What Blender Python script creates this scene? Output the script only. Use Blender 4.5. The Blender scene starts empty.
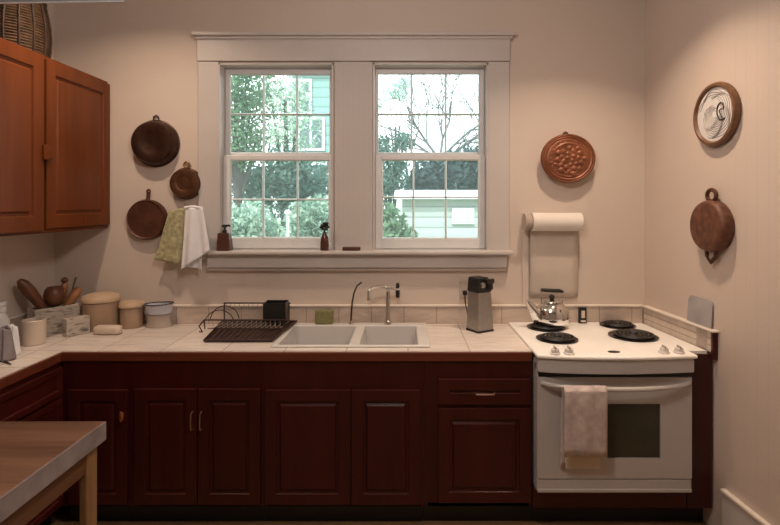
import bpy, bmesh, math, random
from mathutils import Vector, Matrix
random.seed(7)
PI = math.pi
sc = bpy.context.scene
COL = sc.collection
EYE = 1.62          # camera height
F = 523.6           # focal length in pixels (780 px frame)
C = EYE - .736      # counter top height
BW = 3.24           # back wall plane (y)
FL = 2.605          # counter front plane


def at(px, py, d):
    return Vector(((px - 404) / F * d, d, EYE - (py - 204) / F * d))


# ------------------------------------------------------------------ helpers
class MB:
    """collects shapes, then links them as one mesh object"""

    def __init__(self):
        self.bm = bmesh.new()

    def _v(self, pts):
        return [self.bm.verts.new(p) for p in pts]

    def face(self, pts):
        self.bm.faces.new(self._v(pts))
        return self

    def prism(self, base, top):
        """two rings with the same count"""
        a, b = self._v(base), self._v(top)
        n = len(a)
        self.bm.faces.new(a[::-1])
        self.bm.faces.new(b)
        for i in range(n):
            self.bm.faces.new((a[i], a[(i + 1) % n], b[(i + 1) % n], b[i]))
        return self

    def box(self, x0, x1, y0, y1, z0, z1):
        return self.prism([(x0, y0, z0), (x1, y0, z0), (x1, y1, z0), (x0, y1, z0)],
                          [(x0, y0, z1), (x1, y0, z1), (x1, y1, z1), (x0, y1, z1)])

    def poly(self, xy, z0, z1):
        return self.prism([(x, y, z0) for x, y in xy], [(x, y, z1) for x, y in xy])

    def tube(self, pts, r, n=8, closed=False, cap=True):
        pts = [Vector(p) for p in pts]
        rs = r if isinstance(r, (list, tuple)) else [r] * len(pts)
        rings = []
        m = len(pts)
        up = None
        for i, p in enumerate(pts):
            if closed:
                t = pts[(i + 1) % m] - pts[i - 1]
            else:
                t = pts[min(i + 1, m - 1)] - pts[max(i - 1, 0)]
            if t.length < 1e-9:
                t = Vector((0, 0, 1))
            t.normalize()
            if up is None:
                up = Vector((0, 0, 1)) if abs(t.z) < .9 else Vector((0, 1, 0))
            a = t.cross(up)
            if a.length < 1e-5:
                a = t.cross(Vector((1, 0, 0)))
            a.normalize()
            b = a.cross(t)
            b.normalize()
            up = b
            rings.append(self._v([p + rs[i] * (math.cos(2 * PI * k / n) * a + math.sin(2 * PI * k / n) * b) for k in range(n)]))
        for i in range(m if closed else m - 1):
            A, B = rings[i], rings[(i + 1) % m]
            for k in range(n):
                self.bm.faces.new((A[k], A[(k + 1) % n], B[(k + 1) % n], B[k]))
        if not closed and cap:
            self.bm.faces.new(rings[0][::-1])
            self.bm.faces.new(rings[-1])
        return self

    def lathe(self, prof, n=32, axis='z', c=(0, 0, 0), sx=1, sy=1, closed=False):
        """prof: list of (radius, height).  axis 'z' up, 'y' = heights run towards -y (out of the back wall)"""
        rings = []
        c = Vector(c)
        for r, h in prof:
            if r < 1e-6:
                p = Vector((0, 0, h)) if axis == 'z' else Vector((0, -h, 0))
                rings.append(self._v([c + p]))
                continue
            ring = []
            for k in range(n):
                a = 2 * PI * k / n
                u, v = r * math.cos(a) * sx, r * math.sin(a) * sy
                ring.append(c + (Vector((u, v, h)) if axis == 'z' else Vector((u, -h, v))))
            rings.append(self._v(ring))
        for A, B in zip(rings, rings[1:]):
            if len(A) == 1 and len(B) == 1:
                continue
            for k in range(n):
                k2 = (k + 1) % n
                if len(A) == 1:
                    self.bm.faces.new((A[0], B[k2], B[k]))
                elif len(B) == 1:
                    self.bm.faces.new((A[k], A[k2], B[0]))
                else:
                    self.bm.faces.new((A[k], A[k2], B[k2], B[k]))
        if len(rings[0]) > 1:
            self.bm.faces.new(rings[0][::-1])
        if len(rings[-1]) > 1:
            self.bm.faces.new(rings[-1])
        return self

    def ball(self, c, r, s=(1, 1, 1), u=14, v=9):
        m = Matrix.Translation(Vector(c)) @ Matrix.Diagonal((r * s[0], r * s[1], r * s[2], 1))
        bmesh.ops.create_uvsphere(self.bm, u_segments=u, v_segments=v, radius=1, matrix=m)
        return self

    def grid(self, fn, nu, nv):
        g = [[self.bm.verts.new(fn(i / nu, j / nv)) for j in range(nv + 1)] for i in range(nu + 1)]
        for i in range(nu):
            for j in range(nv):
                self.bm.faces.new((g[i][j], g[i + 1][j], g[i + 1][j + 1], g[i][j + 1]))
        return self

    def build(self, name, mat, parent=None, bevel=0, smooth=False, solid=0, sub=0, sharp=35):
        bm = self.bm
        off = Vector(parent['_loc']) if parent is not None and '_loc' in parent else Vector((0, 0, 0))
        if parent is not None and '_loc' not in parent and '_off' in parent:
            off = Vector(parent['_off'])
        if off.length:
            bmesh.ops.translate(bm, verts=bm.verts, vec=-off)
        bmesh.ops.recalc_face_normals(bm, faces=bm.faces)
        me = bpy.data.meshes.new(name)
        bm.to_mesh(me)
        bm.free()
        o = bpy.data.objects.new(name, me)
        COL.objects.link(o)
        if mat is not None:
            me.materials.append(mat)
        if smooth:
            me.polygons.foreach_set('use_smooth', [True] * len(me.polygons))
        if parent is not None:
            o.parent = parent
            o['_off'] = tuple(off)
        if solid:
            md = o.modifiers.new('s', 'SOLIDIFY')
            md.thickness = solid
            md.offset = 0
        if bevel:
            md = o.modifiers.new('b', 'BEVEL')
            md.width = bevel
            md.segments = 2
            md.limit_method = 'ANGLE'
            md.angle_limit = math.radians(40)
        if sub:
            md = o.modifiers.new('u', 'SUBSURF')
            md.levels = md.render_levels = sub
        if smooth and not sub:
            try:
                me.set_sharp_from_angle(angle=math.radians(sharp))
            except Exception:
                pass
        return o


def tag(o, label, cat, group=None):
    o['label'] = label
    o['category'] = cat
    if group:
        o['group'] = group
    return o


def thing(name, label, cat, loc=(0, 0, 0), rotz=0, group=None, world=False):
    """Empty at the thing's base. world=True: parts are given in world coordinates"""
    o = bpy.data.objects.new(name, None)
    COL.objects.link(o)
    o.location = loc
    o.rotation_euler = (0, 0, rotz)
    o.empty_display_size = .05
    if world:
        o['_loc'] = tuple(loc)
    return tag(o, label, cat, group)


def struct(o):
    o['kind'] = 'structure'
    return o


# ------------------------------------------------------------------ materials
def new_mat(name):
    m = bpy.data.materials.new(name)
    m.use_nodes = True
    nt = m.node_tree
    return m, nt, nt.nodes['Principled BSDF']


def N(nt, kind, **kw):
    n = nt.nodes.new(kind)
    for k, v in kw.items():
        if k in n.inputs:
            n.inputs[k].default_value = v
        else:
            setattr(n, k, v)
    return n


def ramp(nt, stops):
    r = nt.nodes.new('ShaderNodeValToRGB')
    e = r.color_ramp.elements
    while len(e) < len(stops):
        e.new(.5)
    for el, (p, c) in zip(e, stops):
        el.position = p
        el.color = (*c, 1)
    return r


def plain(name, col, rough=.5, metal=0, var=.08, scale=12, bump=0, bscale=80, spec=None, trans=0, coat=0):
    """flat colour with a slight procedural variation"""
    m, nt, b = new_mat(name)
    tc = N(nt, 'ShaderNodeTexCoord')
    no = N(nt, 'ShaderNodeTexNoise', Scale=scale, Detail=3.0)
    nt.links.new(tc.outputs['Object'], no.inputs['Vector'])
    r = ramp(nt, [(.3, tuple(c * (1 - var) for c in col)), (.7, tuple(min(1, c * (1 + var)) for c in col))])
    nt.links.new(no.outputs['Fac'], r.inputs['Fac'])
    nt.links.new(r.outputs['Color'], b.inputs['Base Color'])
    b.inputs['Roughness'].default_value = rough
    b.inputs['Metallic'].default_value = metal
    if spec is not None:
        b.inputs['Specular IOR Level'].default_value = spec
    if trans:
        b.inputs['Transmission Weight'].default_value = trans
    if coat:
        b.inputs['Coat Weight'].default_value = coat
    if bump:
        n2 = N(nt, 'ShaderNodeTexNoise', Scale=bscale, Detail=4.0)
        nt.links.new(tc.outputs['Object'], n2.inputs['Vector'])
        bp = N(nt, 'ShaderNodeBump', Strength=bump, Distance=.01)
        nt.links.new(n2.outputs['Fac'], bp.inputs['Height'])
        nt.links.new(bp.outputs['Normal'], b.inputs['Normal'])
    return m


def wood(name, dark, light, rough=.4, axis='z', scale=1.0, coat=0.0, spec=.5, bump=.05):
    m, nt, b = new_mat(name)
    tc = N(nt, 'ShaderNodeTexCoord')
    mp = N(nt, 'ShaderNodeMapping')
    s = {'x': (.6, 9, 9), 'y': (9, .6, 9), 'z': (9, 9, .6)}[axis]
    mp.inputs['Scale'].default_value = [v * scale for v in s]
    nt.links.new(tc.outputs['Object'], mp.inputs['Vector'])
    n1 = N(nt, 'ShaderNodeTexNoise', Scale=2.2, Detail=6.0, Roughness=.6, Distortion=.6)
    n2 = N(nt, 'ShaderNodeTexNoise', Scale=14.0, Detail=3.0)
    nt.links.new(mp.outputs['Vector'], n1.inputs['Vector'])
    nt.links.new(mp.outputs['Vector'], n2.inputs['Vector'])
    mx = N(nt, 'ShaderNodeMath', operation='MULTIPLY_ADD')
    mx.inputs[1].default_value = .3
    nt.links.new(n2.outputs['Fac'], mx.inputs[0])
    nt.links.new(n1.outputs['Fac'], mx.inputs[2])
    r = ramp(nt, [(.4, dark), (.85, light)])
    nt.links.new(mx.outputs[0], r.inputs['Fac'])
    nt.links.new(r.outputs['Color'], b.inputs['Base Color'])
    b.inputs['Roughness'].default_value = rough
    b.inputs['Specular IOR Level'].default_value = spec
    b.inputs['Coat Weight'].default_value = coat
    b.inputs['Coat Roughness'].default_value = .25
    if bump:
        bp = N(nt, 'ShaderNodeBump', Strength=bump, Distance=.01)
        nt.links.new(mx.outputs[0], bp.inputs['Height'])
        nt.links.new(bp.outputs['Normal'], b.inputs['Normal'])
    return m


def tile(name, col, grout, w, h, plane='xy', rough=.3, streak=.25, off=0.0, mortar=.004):
    m, nt, b = new_mat(name)
    tc = N(nt, 'ShaderNodeTexCoord')
    vec = tc.outputs['Object']
    if plane == 'xz':
        sp = N(nt, 'ShaderNodeSeparateXYZ')
        cb = N(nt, 'ShaderNodeCombineXYZ')
        nt.links.new(vec, sp.inputs[0])
        nt.links.new(sp.outputs['X'], cb.inputs['X'])
        nt.links.new(sp.outputs['Z'], cb.inputs['Y'])
        vec = cb.outputs[0]
    br = N(nt, 'ShaderNodeTexBrick')
    br.offset = off
    br.inputs['Scale'].default_value = 1
    br.inputs['Mortar Size'].default_value = mortar
    br.inputs['Mortar Smooth'].default_value = .3
    br.inputs['Brick Width'].default_value = w
    br.inputs['Row Height'].default_value = h
    br.inputs['Color1'].default_value = (1, 1, 1, 1)
    br.inputs['Color2'].default_value = (.9, .88, .87, 1)
    br.inputs['Mortar'].default_value = (*[g / c for g, c in zip(grout, col)], 1)
    nt.links.new(vec, br.inputs['Vector'])
    mp = N(nt, 'ShaderNodeMapping')
    mp.inputs['Scale'].default_value = (2.2, 16, 6)
    nt.links.new(tc.outputs['Object'], mp.inputs['Vector'])
    no = N(nt, 'ShaderNodeTexNoise', Scale=2.0, Detail=6.0, Roughness=.65, Distortion=1.2)
    nt.links.new(mp.outputs['Vector'], no.inputs['Vector'])
    r = ramp(nt, [(.32, tuple(c * (1 - streak) for c in col)), (.55, col)])
    nt.links.new(no.outputs['Fac'], r.inputs['Fac'])
    mx = N(nt, 'ShaderNodeMix', data_type='RGBA', blend_type='MULTIPLY')
    mx.inputs[0].default_value = 1
    nt.links.new(r.outputs['Color'], mx.inputs[6])
    nt.links.new(br.outputs['Color'], mx.inputs[7])
    nt.links.new(mx.outputs[2], b.inputs['Base Color'])
    b.inputs['Roughness'].default_value = rough
    return m


def plaster(name, col, grooves=None, gsc=0.09, glim=None):
    m, nt, b = new_mat(name)
    tc = N(nt, 'ShaderNodeTexCoord')
    no = N(nt, 'ShaderNodeTexNoise', Scale=1.3, Detail=4.0)
    nt.links.new(tc.outputs['Object'], no.inputs['Vector'])
    r = ramp(nt, [(.3, tuple(c * .95 for c in col)), (.7, tuple(min(1, c * 1.03) for c in col))])
    nt.links.new(no.outputs['Fac'], r.inputs['Fac'])
    b.inputs['Roughness'].default_value = .65
    n2 = N(nt, 'ShaderNodeTexNoise', Scale=60.0, Detail=3.0)
    nt.links.new(tc.outputs['Object'], n2.inputs['Vector'])
    bp = N(nt, 'ShaderNodeBump', Strength=.06, Distance=.01)
    nt.links.new(n2.outputs['Fac'], bp.inputs['Height'])
    out = r.outputs['Color']
    if grooves:
        sp = N(nt, 'ShaderNodeSeparateXYZ')
        nt.links.new(tc.outputs['Object'], sp.inputs[0])
        # distance along the wall; grooves every gsc metres
        d = N(nt, 'ShaderNodeMath', operation='DIVIDE')
        d.inputs[1].default_value = gsc
        nt.links.new(sp.outputs[grooves], d.inputs[0])
        fr = N(nt, 'ShaderNodeMath', operation='FRACT')
        nt.links.new(d.outputs[0], fr.inputs[0])
        pp = N(nt, 'ShaderNodeMath', operation='PINGPONG')
        pp.inputs[1].default_value = .5
        nt.links.new(fr.outputs[0], pp.inputs[0])
        lt = N(nt, 'ShaderNodeMapRange')
        lt.inputs['From Min'].default_value = 0
        lt.inputs['From Max'].default_value = .05
        lt.inputs['To Min'].default_value = .92
        lt.inputs['To Max'].default_value = 1
        nt.links.new(pp.outputs[0], lt.inputs['Value'])
        mx = N(nt, 'ShaderNodeMix', data_type='RGBA', blend_type='MULTIPLY')
        mx.inputs[0].default_value = 1
        if glim is not None:
            ls = N(nt, 'ShaderNodeMath', operation='LESS_THAN')
            ls.inputs[1].default_value = glim
            nt.links.new(sp.outputs[grooves], ls.inputs[0])
            nt.links.new(ls.outputs[0], mx.inputs[0])
        nt.links.new(out, mx.inputs[6])
        nt.links.new(lt.outputs[0], mx.inputs[7])
        out = mx.outputs[2]
    nt.links.new(out, b.inputs['Base Color'])
    nt.links.new(bp.outputs['Normal'], b.inputs['Normal'])
    return m


def siding(name, col, pitch=.14, emit=0):
    m, nt, b = new_mat(name)
    tc = N(nt, 'ShaderNodeTexCoord')
    sp = N(nt, 'ShaderNodeSeparateXYZ')
    nt.links.new(tc.outputs['Object'], sp.inputs[0])
    d = N(nt, 'ShaderNodeMath', operation='DIVIDE')
    d.inputs[1].default_value = pitch
    nt.links.new(sp.outputs['Z'], d.inputs[0])
    fr = N(nt, 'ShaderNodeMath', operation='FRACT')
    nt.links.new(d.outputs[0], fr.inputs[0])
    r = ramp(nt, [(0, tuple(c * .45 for c in col)), (.18, col), (.9, tuple(min(1, c * 1.15) for c in col))])
    nt.links.new(fr.outputs[0], r.inputs['Fac'])
    nt.links.new(r.outputs['Color'], b.inputs['Base Color'])
    b.inputs['Roughness'].default_value = .7
    return m


def leafmat(name, a, b_, scale=3):
    m, nt, b = new_mat(name)
    tc = N(nt, 'ShaderNodeTexCoord')
    no = N(nt, 'ShaderNodeTexNoise', Scale=float(scale), Detail=5.0)
    nt.links.new(tc.outputs['Object'], no.inputs['Vector'])
    r = ramp(nt, [(.35, a), (.65, b_)])
    nt.links.new(no.outputs['Fac'], r.inputs['Fac'])
    tr = N(nt, 'ShaderNodeBsdfTranslucent')
    df = N(nt, 'ShaderNodeBsdfDiffuse')
    mx = N(nt, 'ShaderNodeMixShader')
    mx.inputs[0].default_value = .4
    nt.links.new(r.outputs['Color'], tr.inputs['Color'])
    nt.links.new(r.outputs['Color'], df.inputs['Color'])
    nt.links.new(df.outputs[0], mx.inputs[1])
    nt.links.new(tr.outputs[0], mx.inputs[2])
    nt.links.new(mx.outputs[0], nt.nodes['Material Output'].inputs['Surface'])
    return m


def glassmat(name, tint=(.93, .98, .96), refl=.5):
    m, nt, b = new_mat(name)
    t = N(nt, 'ShaderNodeBsdfTransparent')
    t.inputs['Color'].default_value = (*tint, 1)
    g = N(nt, 'ShaderNodeBsdfGlossy', Roughness=.02)
    lw = N(nt, 'ShaderNodeFresnel', IOR=1.35)
    mx = N(nt, 'ShaderNodeMixShader')
    nt.links.new(lw.outputs[0], mx.inputs[0])
    nt.links.new(t.outputs[0], mx.inputs[1])
    nt.links.new(g.outputs[0], mx.inputs[2])
    # pale translucent veil put in to imitate window glow and haze
    tl = N(nt, 'ShaderNodeBsdfTranslucent')
    tl.inputs['Color'].default_value = (.93, 1, .97, 1)
    m2 = N(nt, 'ShaderNodeMixShader')
    m2.inputs[0].default_value = .05
    nt.links.new(mx.outputs[0], m2.inputs[1])
    nt.links.new(tl.outputs[0], m2.inputs[2])
    nt.links.new(m2.outputs[0], nt.nodes['Material Output'].inputs['Surface'])
    return m


WALL = plaster('wall_paint', (.63, .53, .455))
WALLR = plaster('board_paint', (.62, .51, .435), 'Y', .066, -.78)
CEIL = plaster('ceiling_paint', (.62, .55, .48))
TRIMG = plaster('casing_grooved', (.56, .51, .48), 'X', .031)
TRIM = plain('trim_paint', (.56, .51, .48), .4, var=.03, scale=5, bump=.03)
SASH = plain('sash_paint', (.74, .74, .74), .4, var=.03)
CHERRY = wood('dark_cherry', (.036, .0042, .0030), (.060, .0075, .0050), .36, 'z', .6, spec=.4)
CHERRYX = wood('dark_cherry_rail', (.040, .0046, .0034), (.068, .0090, .0060), .36, 'x', .6, spec=.4)
HONEY = wood('orange_brown_wood', (.098, .023, .004), (.17, .042, .008), .42, 'z', .6, spec=.25)
NOSE = wood('nosing_wood', (.10, .022, .010), (.17, .042, .018), .35, 'x', .6)
FLOORM = wood('floor_boards', (.16, .09, .04), (.30, .18, .09), .4, 'x', .8)
TABLEW = wood('worn_table_top', (.075, .026, .012), (.24, .115, .060), .5, 'x', .55)
TABLEE = plain('table_edge_paint', (.25, .20, .185), .55, var=.25, scale=14)
TLEG = wood('pale_table_leg', (.22, .11, .045), (.34, .19, .08), .5, 'z')
TAPRON = wood('brown_apron', (.10, .042, .018), (.17, .075, .034), .5, 'y')
COUNTER = tile('counter_tile', (.86, .77, .70), (.50, .41, .34), .31, .27, 'xy', .28, .28)
SPLASH = tile('splash_tile', (.60, .49, .41), (.38, .30, .25), .20, .4, 'xz', .35, .25)
CAP = plain('cap_strip', (.80, .72, .63), .3, var=.04)  # paler than its neighbours: the ledge highlight is put into the colour
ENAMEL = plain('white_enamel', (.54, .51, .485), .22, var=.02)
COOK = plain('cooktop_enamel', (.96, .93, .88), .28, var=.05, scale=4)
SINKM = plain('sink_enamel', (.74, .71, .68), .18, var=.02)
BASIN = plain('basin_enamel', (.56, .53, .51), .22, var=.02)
CHROME = plain('chrome', (.78, .77, .75), .10, 1, var=.02)
STEEL = plain('brushed_steel', (.40, .375, .355), .36, 1, var=.06, scale=40)
PULL = plain('bronze_pull', (.66, .50, .40), .3, 1, var=.05)
COPK = plain('copper_knob', (.62, .27, .13), .3, 1, var=.05)
BLACK = plain('black_plastic', (.012, .011, .010), .38, var=.1)
IRON = plain('black_coil', (.020, .017, .016), .45, var=.2)
DRIP = plain('drip_pan', (.035, .031, .029), .3, .6, var=.2)
DARKGLASS = plain('oven_glass', (.050, .047, .026), .2, var=.1)
RACK = plain('brown_coated_wire', (.045, .02, .015), .4, var=.1)
TRAYM = plain('brown_tray', (.036, .015, .011), .45, var=.25, scale=20)
CLEARW = plain('pale_wire', (.42, .36, .31), .4, var=.1)
GLASS = glassmat('window_glass')
PANBROWN = plain('dark_copper', (.050, .021, .012), .42, .55, var=.3, scale=18, bump=.06, bscale=30)
PANMID = plain('brown_copper', (.11, .047, .022), .42, .5, var=.3, scale=20, bump=.06, bscale=30)
PANRED = plain('red_copper', (.10, .036, .019), .5, .35, var=.3, scale=16, bump=.1, bscale=40)
MOLD = plain('copper_mold', (.23, .080, .038), .42, .3, var=.3, scale=14, bump=.05)
TRIVET = plain('terracotta_brown', (.125, .046, .024), .55, .1, var=.4, scale=28, bump=.3, bscale=40)
PFRAME = wood('plate_rim_wood', (.10, .045, .020), (.20, .095, .045), .4, 'x', 1.2)
PFACE = plain('plate_glaze', (.66, .63, .61), .35, var=.06)
PLINE = plain('plate_line', (.22, .18, .16), .5)
PSWIRL = plain('plate_swirl', (.035, .025, .020), .5)
CANB = wood('canister_wood', (.34, .23, .15), (.42, .29, .195), .5, 'z', .5)
CANL = wood('canister_lid_wood', (.46, .32, .20), (.58, .42, .28), .45, 'x', .5)
CREAM = plain('cream_ceramic', (.66, .55, .45), .3, var=.04)
WHITEP = plain('white_plastic', (.70, .68, .67), .35, var=.03)
MARBLE = None
SPOONW = wood('dark_spoon_wood', (.10, .034, .014), (.17, .062, .026), .4, 'x', 1)
SPOONL = wood('light_spoon_wood', (.28, .115, .045), (.40, .18, .075), .4, 'x', 1)
GREENC = plain('green_quilt', (.40, .37, .21), .85, var=.35, scale=45, bump=.3, bscale=60)
WHITEC = plain('white_cloth', (.84, .83, .85), .85, var=.05, bump=.1)
LILACC = plain('lilac_grey_cloth', (.27, .23, .24), .9, var=.15, bump=.1)
OVENT = plain('oven_towel_cloth', (.60, .50, .46), .9, var=.18, scale=26, bump=.15)
OVENT2 = plain('oven_towel_cream', (.62, .52, .38), .9, var=.05)
PAPER = plain('paper_towel', (.74, .68, .62), .8, var=.02)
PAPERS = plain('paper_sheet', (.56, .48, .41), .85, var=.03)
BROWNB = plain('brown_bottle', (.085, .030, .020), .25, var=.15)
SPONGE = plain('green_sponge', (.22, .21, .085), .8, var=.2, scale=60, bump=.4)
BOARDG = plain('grey_board', (.36, .33, .33), .35, var=.15, scale=8)
BLUEW = plain('blue_white_glaze', (.52, .53, .60), .3, var=.05)
GREYP = plain('grey_pottery', (.40, .33, .28), .5, var=.08)
BASKET = plain('woven_reed', (.085, .046, .022), .65, var=.5, scale=26, bump=.3)
BASKETD = plain('dark_reed', (.035, .018, .010), .6, var=.3, scale=26)
STRIP_BODY = plain('blue_grey_metal', (.26, .27, .30), .4, var=.04)
STRIP_EDGE = plain('pale_edge', (.60, .60, .62), .4, var=.03)


def marble():
    m, nt, b = new_mat('grey_marble')
    tc = N(nt, 'ShaderNodeTexCoord')
    mp = N(nt, 'ShaderNodeMapping')
    mp.inputs['Scale'].default_value = (6, 6, 22)
    mp.inputs['Rotation'].default_value = (0, .35, 0)
    nt.links.new(tc.outputs['Object'], mp.inputs['Vector'])
    no = N(nt, 'ShaderNodeTexNoise', Scale=1.6, Detail=6.0, Distortion=1.8)
    nt.links.new(mp.outputs['Vector'], no.inputs['Vector'])
    r = ramp(nt, [(.36, (.16, .13, .11)), (.46, (.50, .44, .38)), (.8, (.62, .55, .48))])
    nt.links.new(no.outputs['Fac'], r.inputs['Fac'])
    nt.links.new(r.outputs['Color'], b.inputs['Base Color'])
    b.inputs['Roughness'].default_value = .35
    return m


MARBLE = marble()

# ------------------------------------------------------------------ room shell
LW = -2.165                     # left wall x
CEILZ = 2.965
RA = (1.49, 3.24)               # right back corner
RT = Vector((.079, -1, 0)).normalized()       # along the right wall, towards the camera
RN = Vector((-1, -.079, 0)).normalized()      # out of the right wall, into the room
RROT = math.atan2(RN.x, -RN.y)


def rw(u, w, z):
    p = Vector((RA[0], RA[1], 0)) + RT * u + RN * w
    return Vector((p.x, p.y, z))


def rwu(px):
    """distance along the right wall of the wall point seen at pixel column px"""
    d = (RA[0] + .079 * RA[1]) / ((px - 404) / F + .079)
    return (RA[1] - d) / -RT.y, d


struct(MB().box(-2.4, 2.2, -1.9, 3.6, -.12, 0).build('floor', FLOORM))
struct(MB().box(-2.4, 2.2, -1.9, 3.6, CEILZ, CEILZ + .12).build('ceiling', CEIL))
struct(MB().box(LW - .15, LW, -1.9, BW + .22, 0, CEILZ).build('wall_left', WALL))
struct(MB().box(-2.4, 2.2, -1.9, -1.75, 0, CEILZ).build('wall_front', WALL))
L_ = 5.3
rwall = MB().prism([(0, 0, 0), (.15, 0, 0), (.15, -L_, 0), (0, -L_, 0)],
                   [(0, 0, CEILZ), (.15, 0, CEILZ), (.15, -L_, CEILZ), (0, -L_, CEILZ)]).build('wall_right', WALLR)
rwall.location = (RA[0], RA[1], 0)
rwall.rotation_euler = (0, 0, math.atan2(.079, 1))
struct(rwall)

# window openings in the wall plane
W1 = (at(219, 64, BW), at(334, 250, BW))
W2 = (at(373, 64, BW), at(488, 250, BW))
zt, zb = W1[0].z, W1[1].z
TH = .14
m = MB()
m.box(LW - .15, W1[0].x, BW, BW + TH, 0, CEILZ)
m.box(W1[1].x, W2[0].x, BW, BW + TH, zb, zt)
m.box(W2[1].x, 1.72, BW, BW + TH, 0, CEILZ)
m.box(W1[0].x, W2[1].x, BW, BW + TH, 0, zb)
m.box(W1[0].x, W2[1].x, BW, BW + TH, zt, CEILZ)
struct(m.build('wall_back', WALL))

# window casing
CF = BW - .022
p = lambda x, y, d=CF: at(x, y, d)
struct(MB().box(p(198, 0).x, p(218.5, 0).x, CF, BW, zb - .0, p(0, 61.5).z).build('trim_1', TRIM, bevel=.003))
struct(MB().box(p(334.5, 0).x, p(372.5, 0).x, CF, BW, zb, p(0, 61.5).z).build('trim_2', TRIMG, bevel=.003))
struct(MB().box(p(488.5, 0).x, p(509.5, 0).x, CF, BW, zb, p(0, 61.5).z).build('trim_3', TRIM, bevel=.003))
struct(MB().box(p(197, 0).x, p(510, 0).x, CF - .004, BW, p(0, 61).z, p(0, 37).z).build('trim_4', TRIM, bevel=.003))
hc = MB()
hc.box(at(192, 0, 3.18).x, at(516, 0, 3.18).x, 3.175, BW, p(0, 37).z, p(0, 31.5, 3.18).z)
hc.box(at(195, 0, 3.2).x, at(513, 0, 3.2).x, 3.198, BW, p(0, 39.5).z, p(0, 37).z)
struct(hc.build('trim_5', TRIM, bevel=.004))
ST = zb + .002                                    # top of the sill board
SILLF = BW - .095
struct(MB().box(at(204, 0, SILLF).x, at(514, 0, SILLF).x, SILLF, BW, ST - .024, ST).build('trim_6', TRIM, bevel=.008))
ap = MB()
ap.box(at(207, 0, 3.19).x, at(507, 0, 3.19).x, 3.185, BW, ST - .105, ST - .024)
ap.box(at(207, 0, 3.2).x, at(506, 0, 3.2).x, 3.205, BW, ST - .125, ST - .105)
struct(ap.build('trim_7', TRIM, bevel=.004))


def window(name, W, up, lo, loY, upY):
    """up / lo: glass limits (x0, x1, y0, y1) in pixels + muntin positions"""
    x0, x1 = W[0].x, W[1].x
    root = struct(bpy.data.objects.new(name, None))
    COL.objects.link(root)
    # jamb lining
    j = MB()
    j.box(x0, x0 + .012, BW - .02, BW + TH, zb, zt)
    j.box(x1 - .012, x1, BW - .02, BW + TH, zb, zt)
    j.box(x0, x1, BW - .02, BW + TH, zt - .010, zt)
    j.box(x0, x1, BW + .0, BW + TH, zb - .01, zb + .004)
    j.build('window_frame', TRIM, root)
    for nm, g, yy, rails in (('upper_sash', up, upY, 'u'), ('lower_sash', lo, loY, 'l')):
        gx0, gx1, gy0, gy1, vs, h = g
        q = lambda x, y: at(x, y, yy)
        a, b = q(gx0, gy0), q(gx1, gy1)
        s = MB()
        X0, X1 = x0 + .013, x1 - .013
        if rails == 'u':
            Z1, Z0 = zt - .011, q(0, gy1 + 5).z
        else:
            Z1, Z0 = q(0, gy0 - 5).z, zb + .006
        t = .034
        s.box(X0, a.x, yy, yy + t, Z0, Z1)
        s.box(b.x, X1, yy, yy + t, Z0, Z1)
        s.box(a.x, b.x, yy, yy + t, a.z, Z1)
        s.box(a.x, b.x, yy, yy + t, Z0, b.z)
        so = s.build(nm, SASH, root, bevel=.004)
        mu = MB()
        gy = yy + .015
        hw = .0062
        def wedge(P0, P1, e1, e2):
            """tapered bar from P0 to P1 (on the glass), e1 / e2 its two feet, apex towards the room"""
            ap0, ap1 = P0 + Vector((0, -.017, 0)), P1 + Vector((0, -.017, 0))
            mu.prism([P0 + e1, P0 + e2, ap0 + e2 * .12, ap0 + e1 * .12], [P1 + e1, P1 + e2, ap1 + e2 * .12, ap1 + e1 * .12])
        X_, Z_ = Vector((hw, 0, 0)), Vector((0, 0, hw))
        for v in vs:
            c = q(v, 0).x
            wedge(Vector((c, gy, b.z)), Vector((c, gy, a.z)), -X_, X_)
            mu.box(c - hw, c + hw, gy + .004, yy + t - .004, b.z, a.z)
        c = q(0, h).z
        wedge(Vector((a.x, gy, c)), Vector((b.x, gy, c)), -Z_, Z_)
        mu.box(a.x, b.x, gy + .004, yy + t - .005, c - hw, c + hw)
        # sloped strips added round the glass, shaped to catch daylight as a bright border
        O = Vector((0, 0, 0))
        for P0, P1, e in ((Vector((a.x, gy, b.z)), Vector((a.x, gy, a.z)), X_), (Vector((b.x, gy, b.z)), Vector((b.x, gy, a.z)), -X_),
                          (Vector((a.x, gy, a.z)), Vector((b.x, gy, a.z)), -Z_), (Vector((a.x, gy, b.z)), Vector((b.x, gy, b.z)), Z_)):
            D_ = Vector((0, -.014, 0))
            mu.prism([P0, P0 + e, P0 + e * .2 + D_, P0 + D_], [P1, P1 + e, P1 + e * .2 + D_, P1 + D_])
        mu.build('muntins', SASH, so)
        MB().box(a.x - .004, b.x + .004, yy + .0152, yy + .0188, b.z - .004, a.z + .004).build('pane', GLASS, so)
    lk = MB().box((x0 + x1) / 2 - .012, (x0 + x1) / 2 + .012, loY - .012, loY, zt - .07, zt - .045)
    return root


window('window_1', W1, (229.5, 330, 74, 153, (263, 296.5), 114), (230, 329, 160, 238, (262.5, 297), 199.5), 3.275, 3.315)
window('window_2', W2, (377.5, 479.5, 73.3, 153, (411.5, 446), 114), (382, 479, 159.7, 238.5, (413.5, 446), 197), 3.275, 3.315)

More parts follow.
